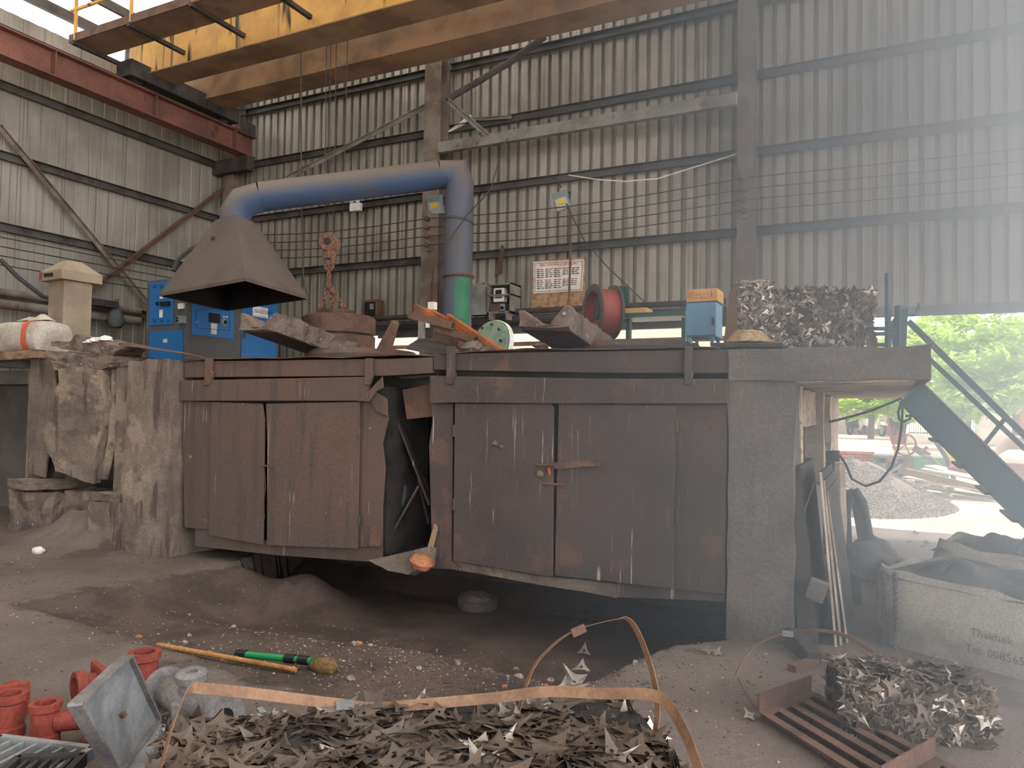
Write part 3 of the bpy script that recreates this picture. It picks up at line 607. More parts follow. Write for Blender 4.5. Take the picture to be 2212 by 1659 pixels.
# pipes and small things along left wall
for k, (za, r, lab) in enumerate(((3.37,0.06,'upper thin pipe running along the left wall'),(3.18,0.08,'lower thick pipe running along the left wall'))):
    tag(G().tube([(LX+0.35,0,za),(LX+0.35,9.6,za)], r, 12).build('wall_pipe', M['column'], smooth=True), lab, 'pipe', None)
for k, z in enumerate((4.3,4.15,4.0,3.85)):
    tag(G().tube([(LX+0.3,0,z),(LX+0.3,5,z-0.05),(LX+0.3,9.2,z-0.02),(LX+0.3,11.8,z)], 0.011, 5).build('conductor_wire', M['wire']), ('topmost','second from top','third from top','lowest')[k]+' of four bare conductor wires along the left wall', 'wire', 'wires along the left wall')
tag(G().tube([P(0,560,X=LX+0.5), P(40,600,X=LX+0.6), P(92,640,X=LX+0.7), Vector((cc.x-.1, 7.05, 3.0)), Vector((cc.x, 6.95, 2.6))], 0.035, 8).build('black_cable', M['rubber'], smooth=True), 'thick black cable dropping to the beige duct', 'cable')
c = P(250,682,X=LX+0.5)
t = thing('cloth_bundle', c, 'dark cloth bundle tied to the wall pipes', 'bundle')
G().lathe([(0,-.22),(.1,-.2),(.16,-.1),(.12,0.05),(.05,.16),(.03,.3)], c, (0,0,1), 14).build('bundle', M['tarp'], t, rough=0.03, fr=7, smooth=True)
tag(G().obox(P(215,656,X=LX+0.45), (0.35,0.5,0.12)).build('wall_tray', M['darksteel']), 'dark metal tray lying on the wall pipes', 'tray')
# ================================================================ power cabinets
t = thing('power_cabinet', (-11.25, 10.1, DECK), 'blue and grey electrical power cabinet with screen panel behind the hood', 'cabinet')
X0, X1, Y0, Y1 = -11.78, -10.76, 9.0, 11.2
G().box((X0,Y0,DECK),(X1,Y1,3.8)).build('body', M['cabgrey'], t, bevel=0.01)
def endp(x0, y0, x1, y1, e=0.02): a, b = pbox(x0,y0,x1,y1,Y0-e,e); return a, b
d1 = G().box(*endp(323,608,374,702)).build('door', M['cabblue'], t, bevel=0.004)
d2 = G().box(*endp(322,714,393,790)).build('door', M['cabblue'], t, bevel=0.004)
G().box(*endp(344,669,351,686,0.025)).build('label_plate', M['white'], d1); G().box(*endp(345,632,352,645,0.025)).build('label_plate', M['white'], d1)
G().box(*endp(345,651,364,660,0.06)).build('handle', M['black'], d1); G().box(*endp(336,652,340,659,0.05)).build('knob', M['black'], d1)
for (x, y) in ((334,616),(349,616),(334,690),(349,690),(364,690)):
    for k in range(3): G().box(*endp(x-4,y+k*2.6,x+4,y+k*2.6+1.3,0.024)).build('louvre', M['tile'], d1)
G().box(*endp(352,732,361,740,0.025)).build('label_plate', M['white'], d2)
G().box(*endp(384,655,396,667,0.03)).build('warning_plate', M['white'], t); G().box(*endp(381,682,394,698,0.08)).build('switch_box', M['lampbody'], t)
for y in (687,693): p = P(383.5,y,Y=Y0-0.085); G().lathe([(0.018,0),(0.018,0.02)], p, (0,-1,0), 10).build('push_button', M['black'], t)
def sidep(x0, y0, x1, y1, e=0.02):
    xm, ym = (x0+x1)/2, (y0+y1)/2
    return (X1, P(x0,ym,X=X1).y, P(xm,y1,X=X1).z), (X1+e, P(x1,ym,X=X1).y, P(xm,y0,X=X1).z)
d3 = G().box(*sidep(414,652,504,728)).build('door', M['cabblue'], t, bevel=0.004)
G().box(*sidep(449,677,473,697,0.03)).build('screen', M['black'], d3)
p = P(484,696,X=X1+0.02); G().lathe([(0.07,0),(0.07,0.02),(0.045,0.03)], p, (1,0,0), 18).build('dial', M['lampbody'], d3, smooth=True); G().lathe([(0.035,0),(0.035,0.045)], p, (1,0,0), 14).build('dial_knob', M['black'], d3)
for (a, b, c_, d_) in ((454,699,467,711),(454,712,466,722),(480,683,484,686),(486,683,490,686)): G().box(*sidep(a,b,c_,d_,0.024)).build('label_plate', M['white'], d3)
for a in (420,423): G().box(*sidep(a,693,a+2,698,0.04)).build('latch', M['lampbody'], d3)
fr = [P(x,y,X=X1+0.022) for x, y in ((424,670),(496,662),(496,714),(424,708))]
for i in range(4): G().bar(fr[i], fr[(i+1) % 4], 0.004, 0.008).build('seam', M['tile'], d3)
d4 = G().box(*sidep(521,640,597,800)).build('door', M['cabblue'], t, bevel=0.004)
for (a, b, c_, d_) in ((544,663,577,676),(544,677,577,686)): G().box(*sidep(a,b,c_,d_,0.024)).build('label_plate', M['white'], d4)
text('INDUCTOTHERM', 0.075, P(549,673,X=X1+0.025), (0,1,0), (0,0,1), M['ink'], d4, sx=0.8)
text('VIP POWER TRAK', 0.055, P(546,684,X=X1+0.025), (0,1,0), (0,0,1), M['ink'], d4, sx=0.8)
G().box(*sidep(524,718,528,731,0.05)).build('handle', M['rustb'], d4)
g = G(); g.tube([P(375,585,X=-11.2), P(385,560,X=-11.2), P(410,540,X=-11.2), P(450,520,X=-11.2), P(455,560,X=-11.3), Vector((-11.3,10.2,3.8))], 0.04, 8)
tag(g.build('black_cable', M['rubber'], smooth=True), 'thick black cable looping up behind the fume hood from cabinet', 'cable')
# ================================================================ fume hood and duct
hc = [P(x,y,Z=3.3) for x, y in ((345,640),(530,607),(665,647),(490,672))]
cen = sum(hc, Vector())/4
t = thing('fume_hood', (cen.x, cen.y, 3.3), 'dusty pyramid fume hood with long faded blue exhaust duct', 'fume hood')
top = Vector((P(508,475,Y=8.6).x, 8.6, P(508,478,Y=8.6).z))
e1 = (hc[1]-hc[0]).normalized(); e2 = (hc[2]-hc[1]).normalized()
tq = [top+e1*(0.3*a)+e2*(0.26*b) for a, b in ((-1,-1),(1,-1),(1,1),(-1,1))]
g = G()
rim = [p+Vector((0,0,0.05)) for p in hc]
g.add(hc+rim+tq, [(0,1,5,4),(1,2,6,5),(2,3,7,6),(3,0,4,7),(4,5,9,8),(5,6,10,9),(6,7,11,10),(7,4,8,11)]); g.build('hood', M['hood'], t, solid=0.008)
ins = [p*0.985+Vector((cen.x,cen.y,p.z))*0.015+Vector((0,0,0.006)) for p in hc]; inr = [p*0.985+Vector((cen.x,cen.y,p.z))*0.015 for p in rim]; inq = [p*0.95+Vector((top.x,top.y,p.z))*0.05-Vector((0,0,0.03)) for p in tq]
G().add(ins+inr+inq, [(0,4,5,1),(1,5,6,2),(2,6,7,3),(3,7,4,0),(4,8,9,5),(5,9,10,6),(6,10,11,7),(7,11,8,4),(8,11,10,9)]).build('dark_lining', M['lining_dark'], t, fix=False)  # near-black inner skin, makes the inside of the hood darker
A = top+Vector((0,0,-0.05)); Bz = P(512,432,Y=8.6); Bz = Vector((top.x, top.y, 4.87)); Yr = 10.6
C2 = P(968,376,Y=Yr); D2 = Vector((P(991,500,Y=Yr).x, Yr, 2.06)); C2 = Vector((D2.x-0.05, Yr, C2.z)); R = 0.235
def miter(path, r, n=24):
    g = G(); path = [vec(p) for p in path]; m = len(path)
    dirs = [(path[i+1]-path[i]).normalized() for i in range(m-1)]
    u = dirs[0].orthogonal().normalized(); w = dirs[0].cross(u)
    ring = [path[0]+(u*math.cos(2*math.pi*k/n)+w*math.sin(2*math.pi*k/n))*r for k in range(n)]; g.v += [tuple(p) for p in ring]
    for i in range(1, m):
        nn = dirs[i-1] if i == m-1 else (dirs[i-1]+dirs[i]).normalized(); d = dirs[i-1]
        ring = [p + d*((path[i]-p).dot(nn)/d.dot(nn)) for p in ring]; g.v += [tuple(p) for p in ring]
    g.f = [(i*n+k, i*n+(k+1) % n, (i+1)*n+(k+1) % n, (i+1)*n+k) for i in range(m-1) for k in range(n)]; return g
h = (C2-Bz).normalized()
miter([A, Bz-Vector((0,0,0.22)), Bz+h*0.12+Vector((0,0,-0.05)), Bz+h*0.4], R).build('elbow', M['blueduct'], t, smooth=True)
miter([Bz+h*0.4, C2-h*0.3], R).build('horizontal_pipe', M['blueduct'], t, smooth=True)
E2 = D2.copy(); E2.z = C2.z-0.45
miter([C2-h*0.3, C2-h*0.02+Vector((0,0,-0.03)), Vector((D2.x,D2.y,C2.z-0.22)), E2], R).build('elbow', M['blueduct'], t, smooth=True)
fl = D2.copy(); fl.z = P(985,598,Y=Yr).z
miter([E2, fl], R).build('riser_pipe', M['blueduct'], t, smooth=True)
miter([fl, D2], R).build('riser_pipe', M['blueduct'], t, smooth=True)
G().lathe([(R,-0.015),(R+0.04,-0.015),(R+0.04,0.015),(R,0.015)], fl, (0,0,1), 28).build('flange_ring', M['rustb'], t, smooth=True)
g = G(); g.grid(lambda u, v: fl + Vector(((R+0.006)*math.cos(-1.25+1.15*u), (R+0.006)*math.sin(-1.25+1.15*u), -0.05-0.9*v)), 10, 12)
g.build('green_patch', M['green'], t, smooth=True, fix=False)
G().lathe([(R,-0.02),(R+0.012,-0.02),(R+0.012,0.02),(R,0.02)], Vector((D2.x,D2.y,P(990,480,Y=Yr).z)), (0.1,0.15,1), 24).build('wire_tie', M['wire'], t)
G().obox(P(460,515,Y=7.9), (0.06,0.03,0.05)).build('hood_lug', M['darksteel'], t)
# ================================================================ hoist ropes, hook block, chains, magnet
MX, MY = -8.18, 9.9
hk = P(712,525,Y=MY)
t = thing('hoist_block', (hk.x, MY, hk.z-0.3), 'rusty round hook block hanging on crane ropes above the magnet', 'hoist')
G().lathe([(0.0,-0.1),(0.15,-0.1),(0.17,-0.07),(0.12,-0.05),(0.12,0.05),(0.17,0.07),(0.15,0.1),(0.0,0.1)], hk, (0.35,-1,0.1), 22).build('sheave', M['chain'], t, smooth=True)
G().lathe([(0.0,0.1),(0.06,0.1),(0.06,0.13),(0,0.13)], hk, (0.35,-1,0.1), 12).build('sheave_pin', M['darksteel'], t)
G().obox(hk+Vector((0,0,-0.12)), (0.12,0.2,0.3)).build('cheek_plate', M['chain'], t)
g = G(); g.tube([hk+Vector((0.09*math.sin(a), 0, -0.36+0.1*math.cos(a))) for a in [k*math.pi/8-0.2 for k in range(14)]], 0.026, 8); g.build('hook', M['chain'], t, smooth=True)
for k, dx in enumerate((-0.14,-0.06,0.05,0.28)):
    G().tube([Vector((hk.x+dx*0.8, MY+0.02*k, hk.z)), Vector((hk.x+dx-0.05, MY+0.02*k, 8.4))], 0.008, 5).build('wire_rope', M['wire'], t)
tag(G().tube([P(650,110,Y=MY-0.2), P(651,400,Y=MY-0.2), P(655,600,Y=MY-0.2), P(668,655,Y=MY-0.3)], 0.012, 6).build('pendant_cable', M['wire'], smooth=True), 'single thin cable hanging from the crane beside the fume hood', 'cable')
t = thing('lifting_magnet', (MX, MY, 2.5), 'round rusty lifting magnet hung on three chains', 'magnet')
G().lathe([(0.0,0.0),(0.56,0.0),(0.6,0.05),(0.6,0.28)], (MX,MY,2.5), (0,0,1), 40).build('pole_ring', M['rustb'], t, smooth=True)
G().lathe([(0.57,0.28),(0.57,0.32)], (MX,MY,2.5), (0,0,1), 40).build('groove', M['black'], t, smooth=True)
G().lathe([(0.6,0.32),(0.6,0.58),(0.55,0.62),(0.25,0.66),(0.25,0.72),(0.0,0.72)], (MX,MY,2.5), (0,0,1), 40).build('coil_case', M['rustb'], t, smooth=True)
link = None
def chain(a, b, parent, L=0.13):
    global link
    a, b = vec(a), vec(b); d = b-a; n = max(1, round(d.length/(L*0.72))); dn = d.normalized()
    for i in range(n):
        if link is None:
            gg = G(); path = []
            for k in range(14):
                an = 2*math.pi*k/14; path.append(Vector((0.032*math.cos(an), 0, 0.062*math.sin(an))))
            gg.tube(path, 0.015, 6, closed=True); link = gg.build('link', M['chain'], smooth=True); me = link.data; org = Vector(link.location)
            for v in me.vertices: v.co += org
            link.location = (0,0,0); proto = link
            COL.objects.unlink(link)
        o = bpy.data.objects.new('link', link.data); COL.objects.link(o); o.parent = parent
        o.location = a + d*((i+0.5)/n) - root_of(parent)
        o.rotation_mode = 'QUATERNION'
        q = dn.to_track_quat('Z', 'Y'); from mathutils import Quaternion
        o.rotation_quaternion = q @ Quaternion((0,0,1), (i % 2)*math.pi/2)
mt = Vector((hk.x, MY, P(714,612,Y=MY).z))
chain(hk+Vector((0.0,0,-0.4)), mt, t)
for (x, y) in ((692,668),(722,672),(744,666)):
    e = P(x,y,Y=MY-0.1); chain(mt, e, t)
    G().obox(e+Vector((0,0,-0.04)), (0.09,0.05,0.12)).build('chain_lug', M['rustb'], t)
# ================================================================ things on the back wall
for k in range(4):
    za, zb = WIREZ[0][k], WIREZ[1][k]; y = WY-0.46; path = []
    for x0, x1, z0, z1 in ((-12.6,-7.55,za+0.15,za),(-7.55,-1.9,za,zb),(-1.9,9.0,zb,zb+0.1)):
        for i in range(8): u = i/8; path.append((x0+(x1-x0)*u, y, z0+(z1-z0)*u-0.10*math.sin(math.pi*u)))
    path.append((9.0,y,zb+0.1))
    tag(G().tube(path, 0.010, 5).build('conductor_wire', M['wire']), ('topmost','second from top','third from top','lowest')[k]+' of four bare conductor wires on insulators along back wall', 'wire', 'wires along the back wall')
def floodlight(x, y, w, h, tilt, lab, roll=0):
    c = P(x, y, Y=WY-0.4); t = thing('flood_light', c, lab, 'lamp')
    Rm = Matrix.Rotation(math.radians(roll), 3, 'Y') @ Matrix.Rotation(math.radians(tilt), 3, 'X')
    fz = Vector((0,-1,0)); g = G(); g.obox(c+Rm@Vector((0,0.05,0)), (w,0.1,h), Rm); g.build('housing', M['lampbody'], t, bevel=0.01)
    G().obox(c+Rm@Vector((0,-0.004,-h*0.14)), (w*0.84,0.01,h*0.6), Rm).build('reflector', M['lampglass'], t)
    G().obox(c+Rm@Vector((0,-0.012,-h*0.02)), (w*0.42,0.01,h*0.26), Rm).build('led_chip', M['lampchip'], t)
    G().tube([c+Rm@Vector((-w*0.55,0.05,0)), c+Rm@Vector((-w*0.55,0.22,h*0.3)), c+Rm@Vector((w*0.55,0.22,h*0.3)), c+Rm@Vector((w*0.55,0.05,0))], 0.012, 6).build('bracket', M['darksteel'], t)
floodlight(938,443,0.3,0.34,18,'square LED flood light on the column beside the blue duct')
floodlight(1212,434,0.25,0.32,20,'square LED flood light hung on the girt above the notice board',-12)
c = P(769,448,Y=WY-0.2); t = thing('emergency_light', c, 'small twin head emergency light under the girt behind hoist ropes', 'lamp')
G().obox(c, (0.25,0.1,0.16)).build('box', M['white'], t, bevel=0.01)
G().obox(c+Vector((0,0.12,0)), (0.06,0.2,0.06)).build('bracket', M['darksteel'], t)
for dx in (-0.06,0.08): G().lathe([(0.02,0),(0.055,0.05),(0.055,0.07),(0.0,0.07)], c+Vector((dx,0,0.13)), (dx,-1,-0.2), 12).build('lamp_head', M['lampglass'], t, smooth=True)
tag(G().tube([P(1212,405,Y=WY-0.3),P(1205,390,Y=WY-0.2),P(1190,382,Y=WY-0.1)], 0.012, 5).build('lamp_cable', M['rubber']), 'short black cable above the flood light on the girt', 'cable')
tag(G().tube([P(1225,445,Y=WY-0.35),P(1262,520,Y=WY-0.35),P(1310,575,Y=WY-0.35),P(1400,660,Y=WY-0.3)], 0.011, 5).build('lamp_cable', M['rubber']), 'thin cable slanting down from the flood light to the red fan', 'cable')
tag(G().tube([P(1228,378,Y=WY-0.2),P(1290,388,Y=WY-0.3),P(1350,392,Y=WY-0.3),P(1420,386,Y=WY-0.3),P(1600,330,Y=WY-0.3)], 0.011, 5).build('loose_cable', M['white']), 'pale loose cable sagging from the girt toward the brown column', 'cable')
tag(G().tube([P(1112,275,Y=WY-0.4),P(1085,320,Y=WY-0.5),P(1060,410,Y=WY-0.6),P(1005,470,Y=10.3),P(970,520,Y=10.3)], 0.012, 5).build('tie_wire', M['wire']), 'thin tie wire from the strut down to the blue duct', 'wire')
tag(G().tube([P(1222,436,Y=WY-0.36),P(1233,460,Y=WY-0.42),P(1232,560,Y=WY-0.42),P(1228,680,Y=WY-0.42)], 0.02, 6).build('hanging_rod', M['rustb']), 'thin rusty rod hanging in front of the notice board', 'rod')
# notice board
t = thing('notice_board', P(1205,676,Y=WY-0.02), 'brown particle board with white composition notice on back wall', 'notice board')
G().box(*pbox(1149,560,1263,676,WY-0.02,0.03)).build('board', M['osb'], t)
pp = [P(x,y,Y=WY-0.03) for x, y in ((1152,566),(1262,560),(1258,628),(1153,634))]
G().prism(pp, (0,0.006,0)).build('paper', M['white'], t)
def on(u, v): return (pp[0]*(1-u)+pp[1]*u)*(1-v)+(pp[3]*(1-u)+pp[2]*u)*v + Vector((0,-0.004,0))
rt = (pp[1]-pp[0]).normalized()
text('BẢNG THÀNH PHẦN CÁC MẶT HÀNG ĐÚC', 0.062, on(0.52,0.16), rt, (0,0,1), M['red'], t, align='CENTER', sx=0.58)
rr = random.Random(5)
for blk, (v0, rows) in enumerate(((0.25,5),(0.6,5))):
    for cidx in range(5):
        for r in range(rows - (1 if cidx > 2 else 0)):
            u0 = 0.07+cidx*0.175; v = v0+r*0.062; l = 0.10+0.05*rr.random()
            G().bar(on(u0,v), on(u0+l*(0.45),v), 0.004, 0.016).build('print_line', M['red' if r == 0 else 'ink'], t)
            G().bar(on(u0+l*0.6,v), on(u0+l,v), 0.004, 0.013).build('print_line', M['red' if r == 0 else 'ink'], t)
for a, b in (((.03,.05),(.97,.05)),((.97,.05),(.97,.95)),((.97,.95),(.03,.95)),((.03,.95),(.03,.05))): G().bar(on(*a), on(*b), 0.003, 0.006).build('print_border', M['ink'], t)
# instrument cabinet with open door
t = thing('instrument_cabinet', P(1060,680,Y=WY-0.45), 'open pale wall cabinet holding a meter and a brown instrument', 'cabinet')
a, b = pbox(1052,612,1104,676,WY-0.45,0.4)
G().box((a[0],b[1]-0.02,a[2]),(b[0],b[1],b[2])).build('back_panel', M['darksteel'], t)
for q in (((a[0],a[1],a[2]),(a[0]+0.03,b[1],b[2])),((b[0]-0.03,a[1],a[2]),(b[0],b[1],b[2])),((a[0],a[1],b[2]-0.03),(b[0],b[1],b[2])),((a[0],a[1],a[2]),(b[0],b[1],a[2]+0.03)),((a[0],a[1],a[2]+0.3),(b[0],b[1],a[2]+0.33))): G().box(*q).build('cabinet_side', M['strut'], t)
d = G().box(*pbox(1010,611,1051,680,WY-0.47,0.02)).build('door', M['strut'], t); G().tube([P(1051,620,Y=WY-0.47), P(1051,672,Y=WY-0.47)], 0.012, 6).build('hinge', M['darksteel'], d)
for x in (1056,1092): G().box(*pbox(x,676,x+6,690,WY-0.45,0.3)).build('leg', M['strut'], t)
t = thing('digital_meter', P(1078,655,Y=WY-0.4), 'cream meter with dark display standing on the cabinet shelf', 'meter')
G().box(*pbox(1066,622,1088,652,WY-0.42,0.15)).build('case', M['white'], t, bevel=0.01); G().box(*pbox(1070,626,1083,638,WY-0.43,0.012)).build('display', M['black'], t)
G().box(*pbox(1069,641,1084,644,WY-0.43,0.012)).build('key_row', M['ink'], t)
t = thing('instrument_box', P(1075,676,Y=WY-0.4), 'brown instrument box with round knob in the open wall cabinet', 'instrument')
G().box(*pbox(1058,656,1090,675,WY-0.44,0.25)).build('case', M['rustb'], t, bevel=0.006); G().box(*pbox(1080,657,1090,674,WY-0.45,0.012)).build('face', M['lampbody'], t)
G().lathe([(0.03,0),(0.03,0.03)], P(1085,665,Y=WY-0.45), (0,-1,0), 12).build('knob', M['black'], t)
tag(G().prism(px_poly([(1082,530),(1088,530),(1084,590),(1068,596)], Y=WY-0.1), (0,0.02,0)).build('soot_streak_plate', M['rustb']), 'narrow rusty plate above the open wall cabinet', 'metal sheet')
for (x0,y0,x1,y1,m,lab) in ((782,647,815,688,'rustb','small brown open box mounted on wall beside the magnet'),(1313,618,1349,665,'greenbox','dark green switch box with white label on the back wall')):
    t = thing('switch_box', P((x0+x1)/2,y1,Y=WY-0.25), lab, 'switch box'); G().box(*pbox(x0,y0,x1,y1,WY-0.25,0.2)).build('case', M[m], t, bevel=0.008)
    if m == 'greenbox':
        G().box(*pbox(1318,625,1333,641,WY-0.26,0.01)).build('label_plate', M['white'], t); G().box(*pbox(1339,634,1343,650,WY-0.28,0.03)).build('lock', M['darksteel'], t)
    else:
        G().box(*pbox(787,652,810,684,WY-0.26,0.01)).build('interior', M['black'], t); G().box(*pbox(798,656,806,668,WY-0.28,0.02)).build('relay', M['greycast'], t)
for k, (z, r) in enumerate(((3.33,0.05),(3.2,0.06))): tag(G().tube([(-8.8,WY-0.25,z),(-2.2,WY-0.25,z)], r, 10).build('wall_pipe', M['darksteel'], smooth=True), ('upper' if k == 0 else 'lower')+' dark pipe along the foot of the back wall', 'pipe')
tag(G().bar((-8.8,WY-0.15,3.0),(-2.0,WY-0.15,3.0),0.1,0.1).build('foot_beam', M['girt']), 'dark steel beam under the pipes at the back wall foot', 'beam')
t = thing('switch_box', P(910,730,Y=9.8), 'grey breaker box with white switches behind the orange tubes', 'switch box')
G().box(*pbox(903,692,936,731,9.8,0.15)).build('case', M['darksteel'], t); G().box(*pbox(903,692,916,731,9.76,0.05)).build('door', M['strut'], t); G().box(*pbox(919,697,926,708,9.77,0.03)).build('breaker', M['white'], t)
G().box(*pbox(924,652,937,668,9.8,0.1)).build('socket', M['white'], t)
# ================================================================ things standing on the deck
def drum(c, R, L, ax, lab):
    t = thing('axial_fan', (c.x, c.y, c.z-R-0.05), lab, 'fan'); c = vec(c)
    G().lathe([(R-0.03,-L/2),(R,-L/2),(R,L/2),(R-0.03,L/2)], c, ax, 36, closed=True).build('casing', M['redfan'], t, smooth=True)
    for s in (-1,1): G().lathe([(R-0.03,s*L/2-0.012),(R+0.06,s*L/2-0.012),(R+0.06,s*L/2+0.012),(R-0.03,s*L/2+0.012)], c, ax, 36, closed=True).build('rim', M['fanrim'], t, smooth=True)
    a = vec(ax).normalized(); u = a.orthogonal().normalized(); w = a.cross(u)
    G().lathe([(0.0,-0.1),(0.1,-0.1),(0.1,0.1),(0.0,0.1)], c, ax, 18).build('motor', M['darksteel'], t, smooth=True)
    for k in range(3):
        an = k*2.094+0.4; G().bar(c-a*L*0.3, c-a*L*0.3+(u*math.cos(an)+w*math.sin(an))*(R-0.02), 0.03, 0.03).build('spoke', M['fanrim'], t)
    for k in range(5):
        an = k*1.2566; d = u*math.cos(an)+w*math.sin(an); e = a.cross(d)
        G().prism([c+d*0.1-e*0.04-a*0.03, c+d*(R-0.06)-e*0.1-a*0.08, c+d*(R-0.06)+e*0.1+a*0.08, c+d*0.1+e*0.04+a*0.03], a*0.008).build('blade', M['fanrim'], t)
    return t
dc = P(1302,674,Y=9.3); drum(dc, 0.30, 0.28, (-0.72,-0.66,0.0), 'red round axial fan with dark rims behind the spout')
t = thing('pulley_wheel', P(1060,760,Y=8.5), 'pale green round wheel cover behind the orange tubes', 'wheel')
wc = P(1055,750,Y=8.5); ax = Vector((-0.35,-0.9,0.25))
G().lathe([(0.0,0.06),(0.25,0.06),(0.36,0.02),(0.36,-0.06),(0.0,-0.06)], wc, ax, 30).build('disc', M['greenwheel'], t, smooth=True)
u = ax.normalized().orthogonal().normalized(); w = ax.normalized().cross(u)
for k in range(10):
    an = k*0.628; G().lathe([(0.018,0),(0.018,0.02)], wc+(u*math.cos(an)+w*math.sin(an))*0.29+ax.normalized()*0.05, ax, 8).build('bolt', M['darksteel'], t)
G().lathe([(0.37,-0.02),(0.38,-0.02),(0.38,-0.09),(0.37,-0.09)], wc, ax, 30, closed=True).build('rim', M['white'], t)
# square tube heap
tubes = [((898,662),(1083,760),6.75,6.15,.05,'rusto'),((967,683),(1085,760),6.45,6.05,.05,'rusto'),((886,680),(979,704),6.0,6.0,.07,'rustb'),((936,676),(1012,718),6.6,6.3,.05,'rusto'),((942,708),(1028,734),6.05,6.05,.06,'rustb'),
  ((992,728),(1066,758),6.15,6.1,.05,'rustb'),((915,668),(1050,735),6.85,6.5,.045,'rusto'),((955,690),(1060,752),6.7,6.3,.045,'rusto')]
def square_tube(a, b, w, m, lab, grp):
    d = (b-a).normalized(); up = Vector((0,0,1)); s = d.cross(up).normalized(); u = s.cross(d); g = G(); k = 0.8
    o = [s*(i*w/2)+u*(j*w/2) for i, j in ((-1,-1),(1,-1),(1,1),(-1,1))]; n = [q*k for q in o]
    g.add([a+q for q in o]+[b+q for q in o]+[a+q for q in n]+[b+q for q in n],
      [(i,(i+1)%4,4+(i+1)%4,4+i) for i in range(4)]+[(8+i,12+i,12+(i+1)%4,8+(i+1)%4) for i in range(4)]+[(i,8+i,8+(i+1)%4,(i+1)%4) for i in range(4)]+[(4+i,4+(i+1)%4,12+(i+1)%4,12+i) for i in range(4)])
    return tag(g.build('square_tube', M[m]), lab, 'steel tube', grp)
for a, b, ya, yb, w, m in tubes:
    square_tube(P(*a,Y=ya), P(*b,Y=yb), w, m, 'orange rusted square tube leaning on the deck heap' if m == 'rusto' else 'brown rusted square tube lying across the deck heap', 'orange tubes' if m == 'rusto' else 'brown tubes')
a, b = pbox(937,698,992,756,6.9,0.25); a = (a[0],a[1],DECK-0.02)
tag(G().box(a, b).build('rusty_block', M['rustb'], bevel=0.01), 'brown rusty steel block under the orange tubes', 'steel block')
# blue cabinet with carton on top
t = thing('blue_box', P(1515,742,Y=6.9), 'light blue metal box on short legs beside the scrap bales', 'box')
a, b = pbox(1482,652,1546,727,6.9,0.32)
G().box(a, b).build('case', M['bluebox'], t, bevel=0.008); G().box((a[0]+0.01,a[1]-0.012,a[2]+0.01),(b[0]-0.01,a[1],b[2]-0.01)).build('door', M['bluebox'], t, bevel=0.004)
for x in (a[0]+0.02, b[0]-0.05):
    for y in (a[1]+0.01, b[1]-0.04): G().box((x,y,DECK),(x+0.03,y+0.03,a[2])).build('leg', M['bluebox'], t)
G().box((b[0]-0.03,a[1]-0.03,a[2]+0.1),(b[0]-0.01,a[1]-0.01,a[2]+0.17)).build('lock', M['darksteel'], t)
zt = b[2]
t = thing('cardboard_carton', (a[0]+0.13,7.0,zt), 'orange printed cardboard carton on the light blue box', 'carton')
ca, cb = pbox(1483,624,1550,651,6.88,0.28); ca = (ca[0],ca[1],zt)
G().box(ca, cb).build('carton', M['cardboard'], t, bevel=0.004)
hh = cb[2]-ca[2]; ww = cb[0]-ca[0]
text('SGカップ-Q', hh*0.34, (ca[0]+ww*0.25,ca[1],ca[2]+hh*0.45), (1,0,0), (0,0,1), M['red'], t, sx=0.8)
text('スカサク', hh*0.14, (ca[0]+ww*0.55,ca[1],ca[2]+hh*0.25), (1,0,0), (0,0,1), M['ink'], t)
for u in (0.09,0.14): G().box((ca[0]+ww*u,ca[1]-0.002,ca[2]+hh*0.4),(ca[0]+ww*(u+0.02),ca[1],ca[2]+hh*0.75)).build('print_mark', M['red'], t)
for u0 in (0.25,0.42): G().box((ca[0]+ww*u0,ca[1]-0.002,ca[2]+hh*0.27),(ca[0]+ww*(u0+0.12),ca[1],ca[2]+hh*0.31)).build('print_mark', M['ink'], t)
for q in ((0.05,0.3,0.21,0.31),(0.05,0.84,0.21,0.85),(0.05,0.3,0.058,0.85),(0.202,0.3,0.21,0.85),(0.8,0.3,0.92,0.31),(0.8,0.84,0.92,0.85),(0.8,0.3,0.808,0.85),(0.912,0.3,0.92,0.85)):
    G().box((ca[0]+ww*q[0],ca[1]-0.002,ca[2]+hh*q[1]),(ca[0]+ww*q[2],ca[1],ca[2]+hh*q[3])).build('print_mark', M['red'], t)
tag(G().box(*pbox(1350,665,1396,676,9.4,0.3)).build('cardboard_carton', M['cardboard'], bevel=0.004), 'flat brown carton behind the red fan', 'carton')
tag(G().box(*pbox(1345,674,1480,684,9.3,0.5)).build('green_shelf', M['greenbox']), 'long dark green shelf carrying the flat carton', 'shelf')
for x in (1352,1472): tag(G().box((P(x,690,Y=9.4).x,9.4,DECK-0.03),(P(x,690,Y=9.4).x+0.05,9.5,P(x,684,Y=9.3).z)).build('shelf_post', M['greenbox']), 'dark green post under the long shelf', 'post', 'shelf posts')
